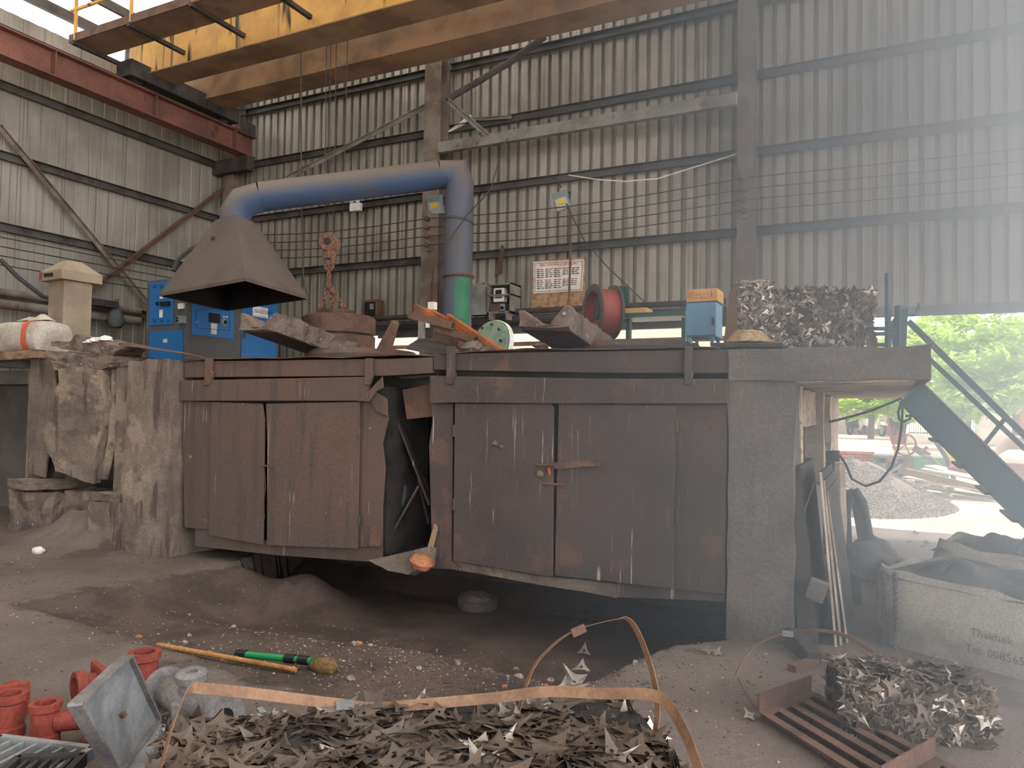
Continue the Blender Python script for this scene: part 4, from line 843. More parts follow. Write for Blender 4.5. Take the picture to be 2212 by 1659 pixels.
# straw hat on dark slab
t = tag(G().prism(px_poly([(1532,740),(1690,740),(1690,752),(1538,752)], Y=5.75), (0,0.45,0)).build('dark_tray', M['darksteel'], bevel=0.01), 'flat dark slab under the woven straw hat', 'slab')
hz = P(1615,740,Y=5.9).z; hcx = P(1618,740,Y=5.95).x
t = thing('straw_hat', (hcx,5.95,hz), 'woven straw hat lying on the flat dark slab', 'hat')
g = G(); g.lathe([(0.175,0),(0.17,0.01),(0.105,0.085),(0.095,0.092),(0.0,0.095)], (hcx,5.95,hz), (0,0,1), 28); g.build('hat', M['straw'], t, rough=0.006, fr=25)
for k in range(7):
    u = k/7; G().lathe([(0.175-0.072*u,0.003+0.083*u),(0.178-0.072*u,0.008+0.083*u),(0.168-0.072*u,0.013+0.083*u)], (hcx,5.95,hz), (0,0,1), 28).build('weave_band', M['straw'], t)
# guard rail beside the stair
t = thing('guard_rail', P(1930,752,Y=7.0), 'dark teal guard rail and gate frame on the deck edge', 'railing')
for x, y0, w in ((1918,590,0.035),(1943,660,0.05)): p = P(x,y0,Y=7.0); G().bar((p.x,7.0,DECK),(p.x,7.0,p.z),w,w).build('post', M['teal'], t)
G().bar(P(1880,710,Y=7.0), P(1945,710,Y=7.0), 0.03, 0.03).build('rail', M['teal'], t); G().bar(P(1880,722,Y=7.0), P(1945,720,Y=7.0), 0.03, 0.03).build('rail', M['teal'], t)
G().bar(P(1880,745,Y=7.0), P(1920,745,Y=7.0), 0.03, 0.03).build('rail', M['teal'], t)
q = [P(1926,708,Y=7.2), P(1954,668,Y=7.0), P(1950,750,Y=7.0), P(1934,750,Y=7.2)]
G().bar(q[0], q[1], 0.04, 0.05).build('gate_top', M['tealdust'], t); G().bar(q[1], q[2], 0.05, 0.05).build('post', M['teal'], t); G().bar(q[0], q[3], 0.035, 0.035).build('post', M['teal'], t)
g = G(); g.tube([P(1955,680,Y=7.0),P(1975,680,Y=7.0),P(1984,665,Y=7.0),P(1985,655,Y=7.0)], 0.008, 6); g.build('wire_hook', M['teal'], t)
# stair down to the yard
t = thing('steel_stair', (1.2,7.4,0), 'dark teal steel stair descending from slab end to the yard', 'stair')
s0, s1 = P(1968,848,Y=7.0), P(2212,1090,Y=7.0); d = (s1-s0).normalized(); s1 = s0+d*((s0.z+0.05)/-d.z)
for y in (7.0,7.75):
    o = Vector((0,y-7.0,0)); G().bar(s0+o, s1+o, 0.05, 0.22).build('stringer', M['teal'], t); nrm = Vector((-d.z,0,d.x))
    G().bar(s0+o+nrm*0.115, s1+o+nrm*0.115, 0.1, 0.012).build('stringer_flange', M['tealdust'], t)
L = (s1-s0).length; n = int(L/0.27)
for k in range(n): p = s0+d*(0.2+0.27*k)+nrm*-0.05; G().box((p.x-0.12,7.0,p.z-0.02),(p.x+0.1,7.75,p.z)).build('tread', M['teal'], t)
r0, r1 = P(1962,694,Y=7.0), P(2212,940,Y=7.0)
rd = (r1-r0).normalized(); G().bar(r0, r0+rd*L*1.02, 0.04, 0.045).build('handrail', M['teal'], t)
r2, r3 = P(2004,772,Y=7.0), P(2212,968,Y=7.0); G().bar(r2, r2+(r3-r2).normalized()*L*0.9, 0.03, 0.035).build('mid_rail', M['teal'], t)
for (a, b) in (((2170,905),(2128,958)),): G().bar(P(*a,Y=7.0), P(*b,Y=7.0), 0.03, 0.03).build('baluster', M['teal'], t)
for k in (1.6,): p = r0+rd*k; G().bar(p, p+Vector((-0.3,0,-0.62)), 0.03, 0.03).build('baluster', M['teal'], t)
# looped cable under the slab
g = G(); K = lambda x, y: P(x,y,Y=8.0)
g.tube([K(1790,912),K(1830,902),K(1880,888),K(1920,872),K(1948,860)], 0.012, 6); g.tube([K(1950,862),K(1948,920),K(1940,970),K(1925,1010),K(1900,1040),K(1870,1050),K(1840,1035),K(1828,1005),K(1815,985),K(1795,982)], 0.012, 6)
g.tube([K(1950,862),K(1940,890),K(1942,905),K(1952,911),K(1966,905),K(1968,890),K(1955,868)], 0.012, 6)
tag(g.build('looped_cable', M['rubber'], smooth=True), 'black cable knotted in a loop under the slab end', 'cable')
# ================================================================ outside: lean-to, yard, trees
t = thing('leanto_roof', (-5.5,13.4,2.6), 'corrugated lean-to roof lit from above beyond the back wall', 'roof')
for i in range(8):
    x0 = -9.4+i*0.95; g = G()
    pts = [(x0+k*0.1+a, b) for k in range(10) for a, b in ((0,0),(0.05,0.03))]
    n = len(pts); g.v = [(a, 12.15, 3.0+b) for a, b in pts]+[(a, 14.6, 2.66+b) for a, b in pts]; g.f = [(k,k+1,n+k+1,n+k) for k in range(n-1)]
    g.build('roof_sheet', M['leanroof'], t, fix=False)
for y, z in ((12.8,2.86),(13.7,2.74),(14.5,2.62)): G().bar((-9.4,y,z),(-1.8,y,z),0.06,0.08).build('purlin', M['rustb'], t)
for x in (-9.2,-5.5,-2.0): G().bar((x,14.4,0),(x,14.4,2.6),0.08,0.08).build('post', M['darksteel'], t)
def mound(name, c, ax, ay, h, m, n=36):
    def fn(u, v):
        r = v; a = u*2*math.pi; x = c[0]+ax*r*math.cos(a); y = c[1]+ay*r*math.sin(a)
        return (x, y, -0.03+h*(1-r)**0.9*(1+0.25*noise.noise(Vector((x*2,y*2,1)))))
    return G().grid(fn, n, 12).build(name, M[m], smooth=True, fix=False)
gp = thing('gravel_pile', (-0.5,15.4,0), 'pile of grey gravel in the sunlit yard beside machine', 'gravel')
o = mound('heap', (-0.6,15.4), 1.75, 2.4, 0.85, 'pebble'); o.location = Vector(o.location)-root_of(gp); o.parent = gp
rr = random.Random(11)
OCT = [(1,0,0),(0,1,0),(-1,0,0),(0,-1,0),(0,0,1),(0,0,-1)]; OF = [(0,1,4),(1,2,4),(2,3,4),(3,0,4),(1,0,5),(2,1,5),(3,2,5),(0,3,5)]
def rock(g, p, s, r): g.add([vec(p)+Vector((a*s*r.uniform(.7,1.3), b*s*r.uniform(.7,1.3), c*s*r.uniform(.45,.9))) for a, b, c in OCT], OF)
g = G()
for i in range(7000):
    r = math.sqrt(rr.random()); a = rr.random()*6.283; x, y = -0.6+1.75*r*math.cos(a), 15.4+2.4*r*math.sin(a)
    rock(g, (x, y, 0.85*(1-r)**0.9), rr.uniform(0.009,0.022), rr)
o = g.build('loose_gravel', M['pebble'], gp, fix=False); o['kind'] = 'stuff'
# brick wall
bw = thing('brick_wall', (-1.3,21.8,0), 'low broken red brick wall across the yard', 'wall')
G().box((-3.2,21.85,0),(-0.25,22.0,0.66)).build('mortar_core', M['mortar'], bw)
bm0 = None
for r in range(9):
    for k in range(13):
        x = -3.2+k*0.225+(0.11 if r % 2 else 0)
        if x > -0.45: continue
        if bm0 is None:
            bm0 = G().box((x,21.78,r*0.072+0.01),(x+0.21,21.9,r*0.072+0.065)).build('brick', M['brick'], bw, bevel=0); base = Vector((x,0,r*0.072))
        else: share(bm0, bw, loc=Vector((x,0,r*0.072))-base+Vector((0,rr.uniform(-.01,.01),0)))
tag(G().box((-12,22.0,-0.01),(0.2,46,0.55)).build('raised_yard', M['yard']), 'pale raised pavement behind the brick wall', 'pavement')
# background buildings
t = thing('shed_building', (-2,46.5,0), 'grey shed wall with brown panel under the trees', 'building')
G().box((-9,46.5,0.3),(0.0,46.7,4.2)).build('wall', M['greywall'], t)
G().box(*pbox(1897,885,1952,960,46.4,0.1)).build('door', M['browndoor'], t); G().box(*pbox(1832,900,1842,962,46.3,0.2)).build('post', M['plaster'], t)
t = thing('boundary_wall', (6,50,0), 'white boundary wall topped with green bar fence', 'wall')
G().box((1.0,50,0),(9,50.2,P(1980,940,Y=50).z)).build('plinth', M['whitewall'], t)
fz0, fz1 = P(1980,940,Y=50).z, P(1980,870,Y=50).z
for z in (fz0+0.1,(fz0+fz1)/2,fz1): G().box((1.2,50.05,z),(6.3,50.1,z+0.07)).build('fence_rail', M['fence'], t)
for k in range(44): x = 1.25+k*0.115; G().box((x,50.05,fz0),(x+0.035,50.09,fz1)).build('fence_bar', M['fence'], t)
G().box((0.75,49.8,0),(1.05,50.3,fz1+0.2)).build('post', M['tile'], t)
G().box(*pbox(2110,865,2178,960,49.9,0.4)).build('pillar', M['whitewall'], t)
G().box(*pbox(2192,850,2260,965,40,0.4)).build('brick_pillar', M['brick'], t)
# trees
def tree(base, h_trunk, crowns, nl, lab, seed, r=0.16, ls=0.16):
    t = thing('leafy_tree', base, lab, 'tree'); r_ = random.Random(seed); b = vec(base)
    top = b+Vector((0,0,h_trunk)); G().tube([b, b+Vector((0.05,0,h_trunk*0.5)), top], [r,r*0.8,r*0.6], 10).build('trunk', M['bark'], t, smooth=True)
    for c, R in crowns:
        G().tube([top-Vector((0,0,0.2)), (top+vec(c))/2+Vector((0.1,0,0.1)), vec(c)], [r*0.45,r*0.3,r*0.12], 7).build('branch', M['bark'], t, smooth=True)
        for k in range(4):
            e = vec(c)+Vector((r_.uniform(-1,1)*R[0]*.7, r_.uniform(-1,1)*R[1]*.7, r_.uniform(-.5,.6)*R[2])); G().tube([vec(c)-Vector((0,0,R[2]*0.3)), e], [r*0.14,r*0.05], 5).build('branch', M['bark'], t)
    g = G()
    for c, R in crowns:
        clumps = []
        for i in range(34):
            d = Vector((r_.gauss(0,1),r_.gauss(0,1),r_.gauss(0,1))).normalized()*r_.uniform(.55,1); clumps.append(vec(c)+Vector((d.x*R[0],d.y*R[1],d.z*R[2])))
        for i in range(nl//len(crowns)):
            q = r_.choice(clumps)+Vector((r_.gauss(0,.3)*R[0]*.5, r_.gauss(0,.3)*R[1]*.5, r_.gauss(0,.22)*R[2]*.5))
            n = Vector((r_.gauss(0,.6),r_.gauss(0,.6),1)).normalized(); u = n.orthogonal().normalized(); u = Matrix.Rotation(r_.random()*6.28,3,n)@u; w = n.cross(u); s = ls*r_.uniform(.6,1.3)
            g.add([q-u*s, q+w*s*.45, q+u*s, q-w*s*.45], [(0,1,2,3)])
    o = g.build('foliage', M['leaf'], t, fix=False); o['kind'] = 'stuff'
    return t
tb = P(2192,960,Z=0.0); tb = P(2192,930,Y=30); tb.z = 0
c1 = P(2120,800,Y=30); c2 = P(2190,740,Y=31); c3 = P(2050,870,Y=29.5); c4 = P(2200,850,Y=29)
tree(tb, 2.6, [(c1,(1.7,1.6,1.0)),(c2,(1.5,1.5,.9)),(c3,(1.2,1.4,.75)),(c4,(1.3,1.2,.6)),(P(2020,760,Y=31),(1.0,1.2,.8))], 9000, 'big bright leafy tree standing by the white pillar', 1)
b2 = P(1880,900,Y=38); b2.z = 0
tree(b2, 3.0, [(P(1850,872,Y=38),(2.0,1.2,.75)),(P(1925,868,Y=38),(1.6,1.2,.7)),(P(1905,760,Y=39),(1.4,1.4,.9)),(P(1990,740,Y=40),(1.4,1.4,1.0)),(P(2010,820,Y=38),(1.3,1.2,1.0))], 8000, 'bright leafy tree behind the slab and grey shed', 2)
b3 = P(2090,900,Y=44); b3.z = 0
tree(b3, 3.5, [(P(2090,720,Y=44),(2.6,2,1.3)),(P(2180,790,Y=44),(2.6,2,1.3)),(P(2000,860,Y=44),(2.2,2,1.2))], 6000, 'distant leafy tree behind the boundary fence', 3, ls=0.22)
# scooters
def scooter(base, rz, s, bodym, lab):
    t = thing('scooter', base, lab, 'scooter'); b = vec(base); Rm = Matrix.Rotation(rz,3,'Z')
    T = lambda x, y, z: b+Rm@Vector((x*s,y*s,z*s))
    ax = Rm@Vector((0,1,0))
    for x in (-0.62,0.62):
        w = G().lathe([(0.20*s,-.05*s),(0.26*s,-.05*s),(0.28*s,0),(0.26*s,.05*s),(0.20*s,.05*s)], T(x,0,.28), ax, 20, closed=True).build('tyre', M['biked'], t, smooth=True)
        G().lathe([(0.0,-.03*s),(0.2*s,-.03*s),(0.2*s,.03*s),(0,.03*s)], T(x,0,.28), ax, 16).build('rim', M['plate'], t)
    G().prism([T(.42,-.17,.3),T(.62,-.17,.95),T(.66,-.1,.98),T(.5,-.17,.3)], Rm@Vector((0,.34*s,0))).build('front_shield', bodym, t)
    G().prism([T(-.75,-.15,.45),T(-.1,-.15,.35),T(.42,-.15,.3),T(.42,-.15,.42),T(.0,-.15,.5),T(-.1,-.15,.72),T(-.8,-.15,.78)], Rm@Vector((0,.3*s,0))).build('body', bodym, t, bevel=0.03)
    G().prism([T(-.78,-.13,.78),T(-.05,-.13,.72),T(.0,-.13,.78),T(-.3,-.13,.84),T(-.8,-.13,.9)], Rm@Vector((0,.26*s,0))).build('seat', M['biked'], t, bevel=0.02)
    G().tube([T(.5,-.33,1.02),T(.58,0,1.0),T(.5,.33,1.02)], .022*s, 8).build('handlebar', M['biked'], t); G().tube([T(.62,0,.28),T(.55,0,1.0)], .03*s, 8).build('fork', M['plate'], t)
    G().lathe([(0,0.05*s),(.08*s,.03*s),(.1*s,-.04*s)], T(.66,0,.9), Rm@Vector((1,0,0)), 14).build('headlight', M['lampglass'], t)
    for y in (-.28,.28): G().lathe([(.0,0),(.06*s,0),(.06*s,.02)], T(.5,y,1.2), Rm@Vector((-1,0,0)), 12).build('mirror', M['lampglass'], t); G().tube([T(.5,y,1.02),T(.5,y,1.2)], .01*s, 5).build('mirror_stem', M['biked'], t)
    G().prism([T(.5,-.06,.5),T(.95,-.06,.45),T(.9,-.06,.56),T(.62,-.06,.62)], Rm@Vector((0,.12*s,0))).build('front_mudguard', bodym, t)
def gp_(x, y): p = P(x, y, Y=44); return (p.x, 44, 0.55)
scooter(gp_(1890,960), -1.1, 1.25, M['bike'], 'white scooter parked in front of the grey shed')
scooter(Vector(gp_(1925,962))+Vector((.35,.9,0)), -1.3, 1.2, M['biked'], 'dark scooter parked beside the brown panel')
scooter(Vector(gp_(1860,958))+Vector((-.3,1.0,0)), 1.2, 1.15, M['biked'], 'dark scooter parked under the hanging white bag')
tag(G().prism(px_poly([(1852,925),(1856,900),(1864,894),(1868,900),(1864,922),(1857,931)], Y=45), (0,0.3,0)).build('white_bag', M['white'], bevel=0.05), 'white bag hanging on the grey shed wall', 'bag')
# machine
t = thing('green_machine', P(1960,1045,Z=0), 'green and grey scrapped machine with window in the yard', 'machine')
y = 20.5
G().box(*pbox(1886,985,1962,1040,y+0.3,0.9)).build('cabinet', M['greenm'], t, bevel=0.02)
a, b = pbox(1900,990,1950,1042,y,0.5)
for q in (((a[0],y,a[2]),(b[0],y+.5,a[2]+.22)),((a[0],y,b[2]-.12),(b[0],y+.5,b[2])),((a[0],y,a[2]),(a[0]+.14,y+.5,b[2])),((b[0]-.1,y,a[2]),(b[0],y+.5,b[2]))): G().box(*q).build('frame_panel', M['greym'], t)
G().box((a[0],y+0.48,a[2]),(b[0],y+.5,b[2])).build('frame_back', M['black'], t)
wq = pbox(1915,1006,1945,1026,y-0.02,0.02); G().bar((wq[0][0],y,wq[0][2]),(wq[1][0],y,wq[1][2]),0.02,0.05).build('window_strut', M['plate'], t)
G().box(*pbox(1888,984,1972,990,y-0.05,1.0)).build('table_top', M['greym'], t); G().box(*pbox(1950,992,1972,1040,y+0.1,0.3)).build('bracket', M['greym'], t)
G().box(*pbox(1972,988,2050,1048,y+0.2,0.9)).build('housing', M['greenm'], t, bevel=0.02)
wc = P(1955,970,Y=20.5); wc.z = P(1930,984,Y=20.45).z+0.27; ax = Vector((0.4,-1,0.1))
t = thing('hand_wheel', P(1955,990,Y=20.2), 'red spoked hand wheel lying on the green machine', 'wheel')
g = G(); an = ax.normalized(); u = an.orthogonal().normalized(); w = an.cross(u); g.tube([wc+(u*math.cos(k*.314)+w*math.sin(k*.314))*0.26 for k in range(20)], 0.022, 6, closed=True); g.build('rim', M['redox'], t, smooth=True)
for k in range(5): G().tube([wc, wc+(u*math.cos(k*1.257)+w*math.sin(k*1.257))*0.26], 0.015, 6).build('spoke', M['redox'], t)
tag(G().obox(Vector((P(1990,978,Y=21).x,20.95,P(2010,988,Y=20.7).z+.12)), (0.4,0.3,0.16), Matrix.Rotation(0.5,3,'Y')).build('gear_block', M['greym'], bevel=0.02), 'grey gear block lying beside the red hand wheel', 'machine part')
for i, (q, m, r, lab) in enumerate(((((2022,955),(2045,990),(2062,1040)),'rubber',.05,'bent dark hose standing behind the timber stack'),(((1990,985),(2010,990),(2030,1010)),'greym',.06,'bent grey pipe leaning on the green housing'),(((1985,982),(2003,965)),'greym',.035,'short grey rod rising from the gear block'))):
    tag(G().tube([P(*k,Y=19.8) for k in q], r, 8).build('scrap_pipe', M[m], smooth=True), lab, 'pipe')
tag(G().box(*pbox(2040,972,2110,1004,21.5,0.6)).build('yellow_bin', M['yellowm'], bevel=0.02), 'yellow bin behind the bent dark hose', 'bin')
# timber boards and steel bars heap
bl = ['warped pale board sloping over the timber stack','long timber plank at the low edge of the stack','pale board flat on the timber stack','pale board leaning beside the timber stack']
for i, (q, w, h, m) in enumerate(((((1955,1018),(2180,1072)),.08,.14,'wood'),(((1960,1030),(2130,1060)),.5,.03,'woodl'),(((2000,1012),(2200,1050)),.6,.03,'woodl'),(((2010,1006),(2140,1042)),.5,.03,'woodl'))):
    tag(G().bar(P(*q[0],Y=17.6+.25*i), P(*q[1],Y=17.0+.25*i), w, h).build('timber_board', M[m]), bl[(1,0,2,3)[i]], 'board')
for i, (q) in enumerate((((1941,1063),(2030,1046)),((2036,1050),(2056,1076)),((1968,1060),(2130,1080)),((1990,1052),(2200,1084)),((1970,1046),(2060,1056)))):
    tag(G().bar(P(*q[0],Z=.06), P(*q[1],Z=.06), .06, .06).build('steel_bar', M['greym']), 'grey steel bar lying on the ground by the timber stack', 'steel bar', 'bars by the timber stack')
t = thing('rust_frame', P(2120,1020,Y=18.5), 'rust red rectangular frame on the timber stack', 'frame')
f = [P(2050,1018,Y=18.2), P(2075,1003,Y=19.4), P(2240,1012,Y=19.4), P(2240,1030,Y=18.2)]
for k in range(4): G().bar(f[k], f[(k+1) % 4], .05, .16).build('frame_side', M['redox'], t)
tag(G().tube([P(2195,985,Y=22), P(2195,985,Y=22)+Vector((1.2,2.2,0))], .5, 24, cap=False).build('concrete_pipe', M['pipec'], smooth=True, solid=0.05), 'large cream round pipe lying beyond the stair', 'pipe')
tag(G().lathe([(0,0.0),(.5,.0),(.42,.18),(.2,.3),(0,.34)], P(2200,1003,Y=20), (0,0,1), 16).build('white_heap', M['white'], cuts=1, rough=.05, smooth=True), 'white bag heap in front of the cream pipe', 'bag')
tag(G().obox(P(1966,1058,Y=17.2), (.16,.1,.4)).build('paint_can', M['white']), 'white upright tin at the end of the timber stack', 'tin')
for i in range(7):
    p = P(rr.uniform(1880,2000), rr.uniform(1150,1190), Z=0); gg = G(); rock(gg, p+Vector((0,0,.02)), .035, rr)
    tag(gg.build('small_stone', M['soil']), 'small dark stone on the bright yard ground', 'stone', 'stones on the yard')
# ================================================================ right-hand inside: boards, hoses, tarps, big bags
def board(pts, th, m, lab, edge=True):
    t = thing('leaning_board', pts[0], lab, 'board'); pts = [vec(p) for p in pts]; n = (pts[1]-pts[0]).cross(pts[3]-pts[0]).normalized()
    G().prism(pts, n*th).build('board', M[m], t)
    if edge: G().bar((pts[1]+pts[1]+n*th)/2+Vector((0,-.006,0)), (pts[0]+pts[0]+n*th)/2+Vector((0,-.006,0)), th*0.9, .012, (0,1,0)).build('pale_edge', M['woodl'], t)
bp = [(-0.42,-0.54,1.24,5.66,.12,'woodd'),(-0.30,-0.40,1.2,5.72,.016,'woodd'),(-0.27,-0.385,1.14,5.78,.016,'woodd'),(-0.235,-0.37,1.06,5.86,.014,'woodd')]
for i, (xb, xt, zt, yy, th, m) in enumerate(bp):
    board([(xb,yy,0),(xt,yy,zt),(xt,yy+1.1,zt),(xb,yy+1.1,0)], th, m, ['thick dark board leaning on the grey pier','dark board second from the grey pier in the leaning row','dark board third from the grey pier in the leaning row','outermost dark board of the leaning row by the pier'][i], edge=i > 0)
tag(G().obox(P(1765,1275,Y=5.62), (.12,.1,.14), Matrix.Rotation(.3,3,'Y')).build('junction_box', M['concreteg'], bevel=.01), 'small grey box hanging on the leaning dark boards', 'box')
tag(G().tube([P(1735,1110,Y=5.65),P(1760,1040,Y=5.7),P(1785,1060,Y=5.8),P(1790,1130,Y=5.8),P(1815,1240,Y=6.0),P(1820,1290,Y=6.0)], .008, 5).build('loose_wire', M['wire']), 'thin grey wire looping over the leaning boards', 'wire')
tag(G().prism(px_poly([(1800,1238),(1852,1240),(1858,1248),(1862,1308),(1800,1305)], Y=7.0), (0,.03,0)).build('notched_plate', M['woodd']), 'dark notched plate standing behind the leaning boards', 'metal sheet')
tag(G().prism(px_poly([(1803,1000),(1813,1002),(1818,1130),(1816,1180),(1800,1190)], Y=8.4), (.05,.05,0)).build('pale_board', M['woodl']), 'tall pale board standing upright in the passage', 'board')
tag(G().prism(px_poly([(1776,1000),(1803,998),(1800,1190),(1778,1200)], Y=8.6), (0,.08,0)).build('upright_board', M['woodd']), 'dark panel standing behind the tall pale board', 'panel')
for k, (z,) in enumerate(((978,),(984,),(990,),(996,))): tag(G().bar(P(1785+2*k,z,Y=8.8), P(1808,z-2,Y=8.4), .05, .03).build('steel_strip', M['darksteel']), 'short dark steel strip stacked on the dark panel', 'metal strip', 'strips on the dark panel')
for k in range(2):
    o = k*12; q = [(1818+o,1185),(1814+o,1110),(1822+o,1068),(1836+o,1062),(1850+o,1085),(1860+o,1140),(1870+o,1200)]
    tag(G().tube([P(x,y,Y=9.3-.5*k) for x, y in q], .055, 10).build('thick_hose', M['rubber'], smooth=True), 'thick black hose bent in an arch in the passage', 'hose', 'arched hoses')
def lump(name, c, R, m, lab, cat, seed, amp=.22, parent=None):
    c = vec(c); g = G()
    def fn(u, v):
        a = u*2*math.pi; b = v*math.pi/2; d = Vector((math.cos(a)*math.cos(b), math.sin(a)*math.cos(b), math.sin(b)))
        k = 1+amp*noise.noise(d*1.6+Vector((seed,0,0)))+amp*.6*abs(noise.noise(d*4+Vector((0,seed,0))))
        return c+Vector((d.x*R[0]*k, d.y*R[1]*k, d.z*R[2]*k))
    o = g.grid(fn, 36, 14).build(name, M[m], parent, smooth=True, fix=False)
    return tag(o, lab, cat) if lab else o
lump('tarp_bundle', (-0.18,8.5,-.02), (.36,.45,.36), 'tarp', 'crumpled dark grey tarp heap below the arched hoses', 'tarp', 3)
lump('tarp_bundle', (0.08,8.1,-.02), (.24,.32,.24), 'tarp', 'smaller dark grey tarp heap beside the larger one', 'tarp', 8)
tag(G().tube([P(1875,1165,Y=9.2),P(1895,1160,Y=9.2),P(1893,1168,Y=9.2)], .012, 6).build('brown_cord', M['strap']), 'short brown cord end behind the tarp heap', 'cord')
# big bag
def bigbag(c, size, rz, hgt, lab, seed, script):
    t = thing('jumbo_bag', (c[0],c[1],0), lab, 'bag'); Rm = Matrix.Rotation(rz,3,'Z'); c = Vector((c[0],c[1],0)); w, d = size
    def shell(u, v):
        a = u*2*math.pi; p = 5.0
        cx_ = math.copysign(abs(math.cos(a))**(2/p), math.cos(a)); cy_ = math.copysign(abs(math.sin(a))**(2/p), math.sin(a))
        bul = 1+.07*math.sin(v*math.pi); z = hgt*v + .06*noise.noise(Vector((cx_*2,cy_*2,seed)))*v
        q = Vector((cx_*w/2*bul, cy_*d/2*bul, z)); q += noise.noise_vector(Vector((q.x*3,q.y*3,q.z*3+seed)))*.03*min(1,v*3)
        return c+Rm@q
    G().grid(shell, 64, 14).build('bag_side', M['sack'], t, smooth=True, fix=False)
    def topf(u, v):
        x, y = (u-.5)*w*1.02, (v-.5)*d*1.02; e = min(1, 4*min(u,1-u,v,1-v)+.0)
        n = noise.noise(Vector((x*3.2,y*3.2,seed)))*.16+abs(noise.noise(Vector((x*7,y*7,seed+3))))*.09
        return c+Rm@Vector((x, y, hgt-.05+e*(n+.05)))
    G().grid(topf, 40, 34).build('folded_top', M['tarp'], t, smooth=True, fix=False)
    for k in (0.22,0.36) if script else ():
        x = -w/2+w*k*.5; G().tube([c+Rm@Vector((x-.1*math.sin(i),-d/2*1.06-.012,hgt*i/8)) if False else c+Rm@Vector((x+.005*(-1)**i,-d/2*1.08-.014,hgt*i/24)) for i in range(25)], .014, 6).build('lifting_strap', M['tarp'], t)
    if script:
        r = Rm@Vector((1,0,0))
        text('Thakhek', .07, c+Rm@Vector((.12,-d/2*1.10-.012,hgt*.42)), r, (0,0,1), M['tarp'], t, lift=0.004)
        text('Tel:', .07, c+Rm@Vector((.09,-d/2*1.11-.012,hgt*.22)), r, (0,0,1), M['tarp'], t, lift=0.004); text('00856512155', .07, c+Rm@Vector((.22,-d/2*1.11-.012,hgt*.22)), r, (0,0,1), M['tarp'], t, lift=0.004)
    return t
bigbag((0.62,6.12), (1.15,.9), -.5, .52, 'big white woven bag with black print by the scrap bale', 2.0, True)
bigbag((1.0,7.4), (1.1,.9), -.3, .55, 'second big grey bag behind the printed bag', 5.0, False)
tag(lump('white_sheet', P(2190,1320,Y=5.75), (.12,.12,.1), 'white', 'bright white plastic sheet crumpled on the printed bag', 'plastic sheet', 4), 'bright white plastic sheet crumpled on the printed bag', 'plastic sheet')
# ================================================================ scrap bales of punched steel
def stamping_mesh(name, m, tips, seed, bend, hole=True):
    r = random.Random(seed); n = 24; out = []
    T = [(r.uniform(.75,1.15)*math.cos(2*math.pi*i/tips+r.uniform(-.2,.2)), r.uniform(.6,1.0)*math.sin(2*math.pi*i/tips+r.uniform(-.2,.2))) for i in range(tips)]; st = n//tips
    for i in range(n):
        k, u = i//st, (i % st)/st; p, q = T[k], T[(k+1) % tips]; f = 1-(.62 if tips == 3 else .5)*math.sin(math.pi*u)**.8*(.45 if tips == 3 else .75)
        out.append(((p[0]*(1-u)+q[0]*u)*f, (p[1]*(1-u)+q[1]*u)*f))
    inn = [(.1*math.cos(2*math.pi*i/n), .1*math.sin(2*math.pi*i/n)) for i in range(n)]
    me = bpy.data.meshes.new(name); z = lambda x, y: bend*(x*x-.4*y*y)+.15*bend*x*y
    vs_ = [(x,y,z(x,y)) for x, y in out+inn]; me.from_pydata(vs_, [], [(i,(i+1)%n,n+(i+1)%n,n+i) for i in range(n)]); me.materials.append(m); return me
STM = [stamping_mesh('stamping', M[m], t_, s, b) for m, t_, s, b in (('scrap',4,1,.12),('scrap',3,2,.06),('scrap',4,3,-.15),('scrap',3,4,.2),('scrap',3,5,-.1),('scrapb',4,6,.15),('scrapb',3,7,-.1))]
def put_stamping(me, parent, p, nrm, yaw, s):
    nrm = vec(nrm).normalized(); o = bpy.data.objects.new('stamping', me); COL.objects.link(o); o.parent = parent
    o.location = vec(p)-(root_of(parent) if parent else Vector((0,0,0)))
    q = nrm.to_track_quat('Z','Y'); from mathutils import Quaternion
    o.rotation_mode = 'QUATERNION'; o.rotation_quaternion = q @ Quaternion((0,0,1), yaw); o.scale = (s,s,s); return o
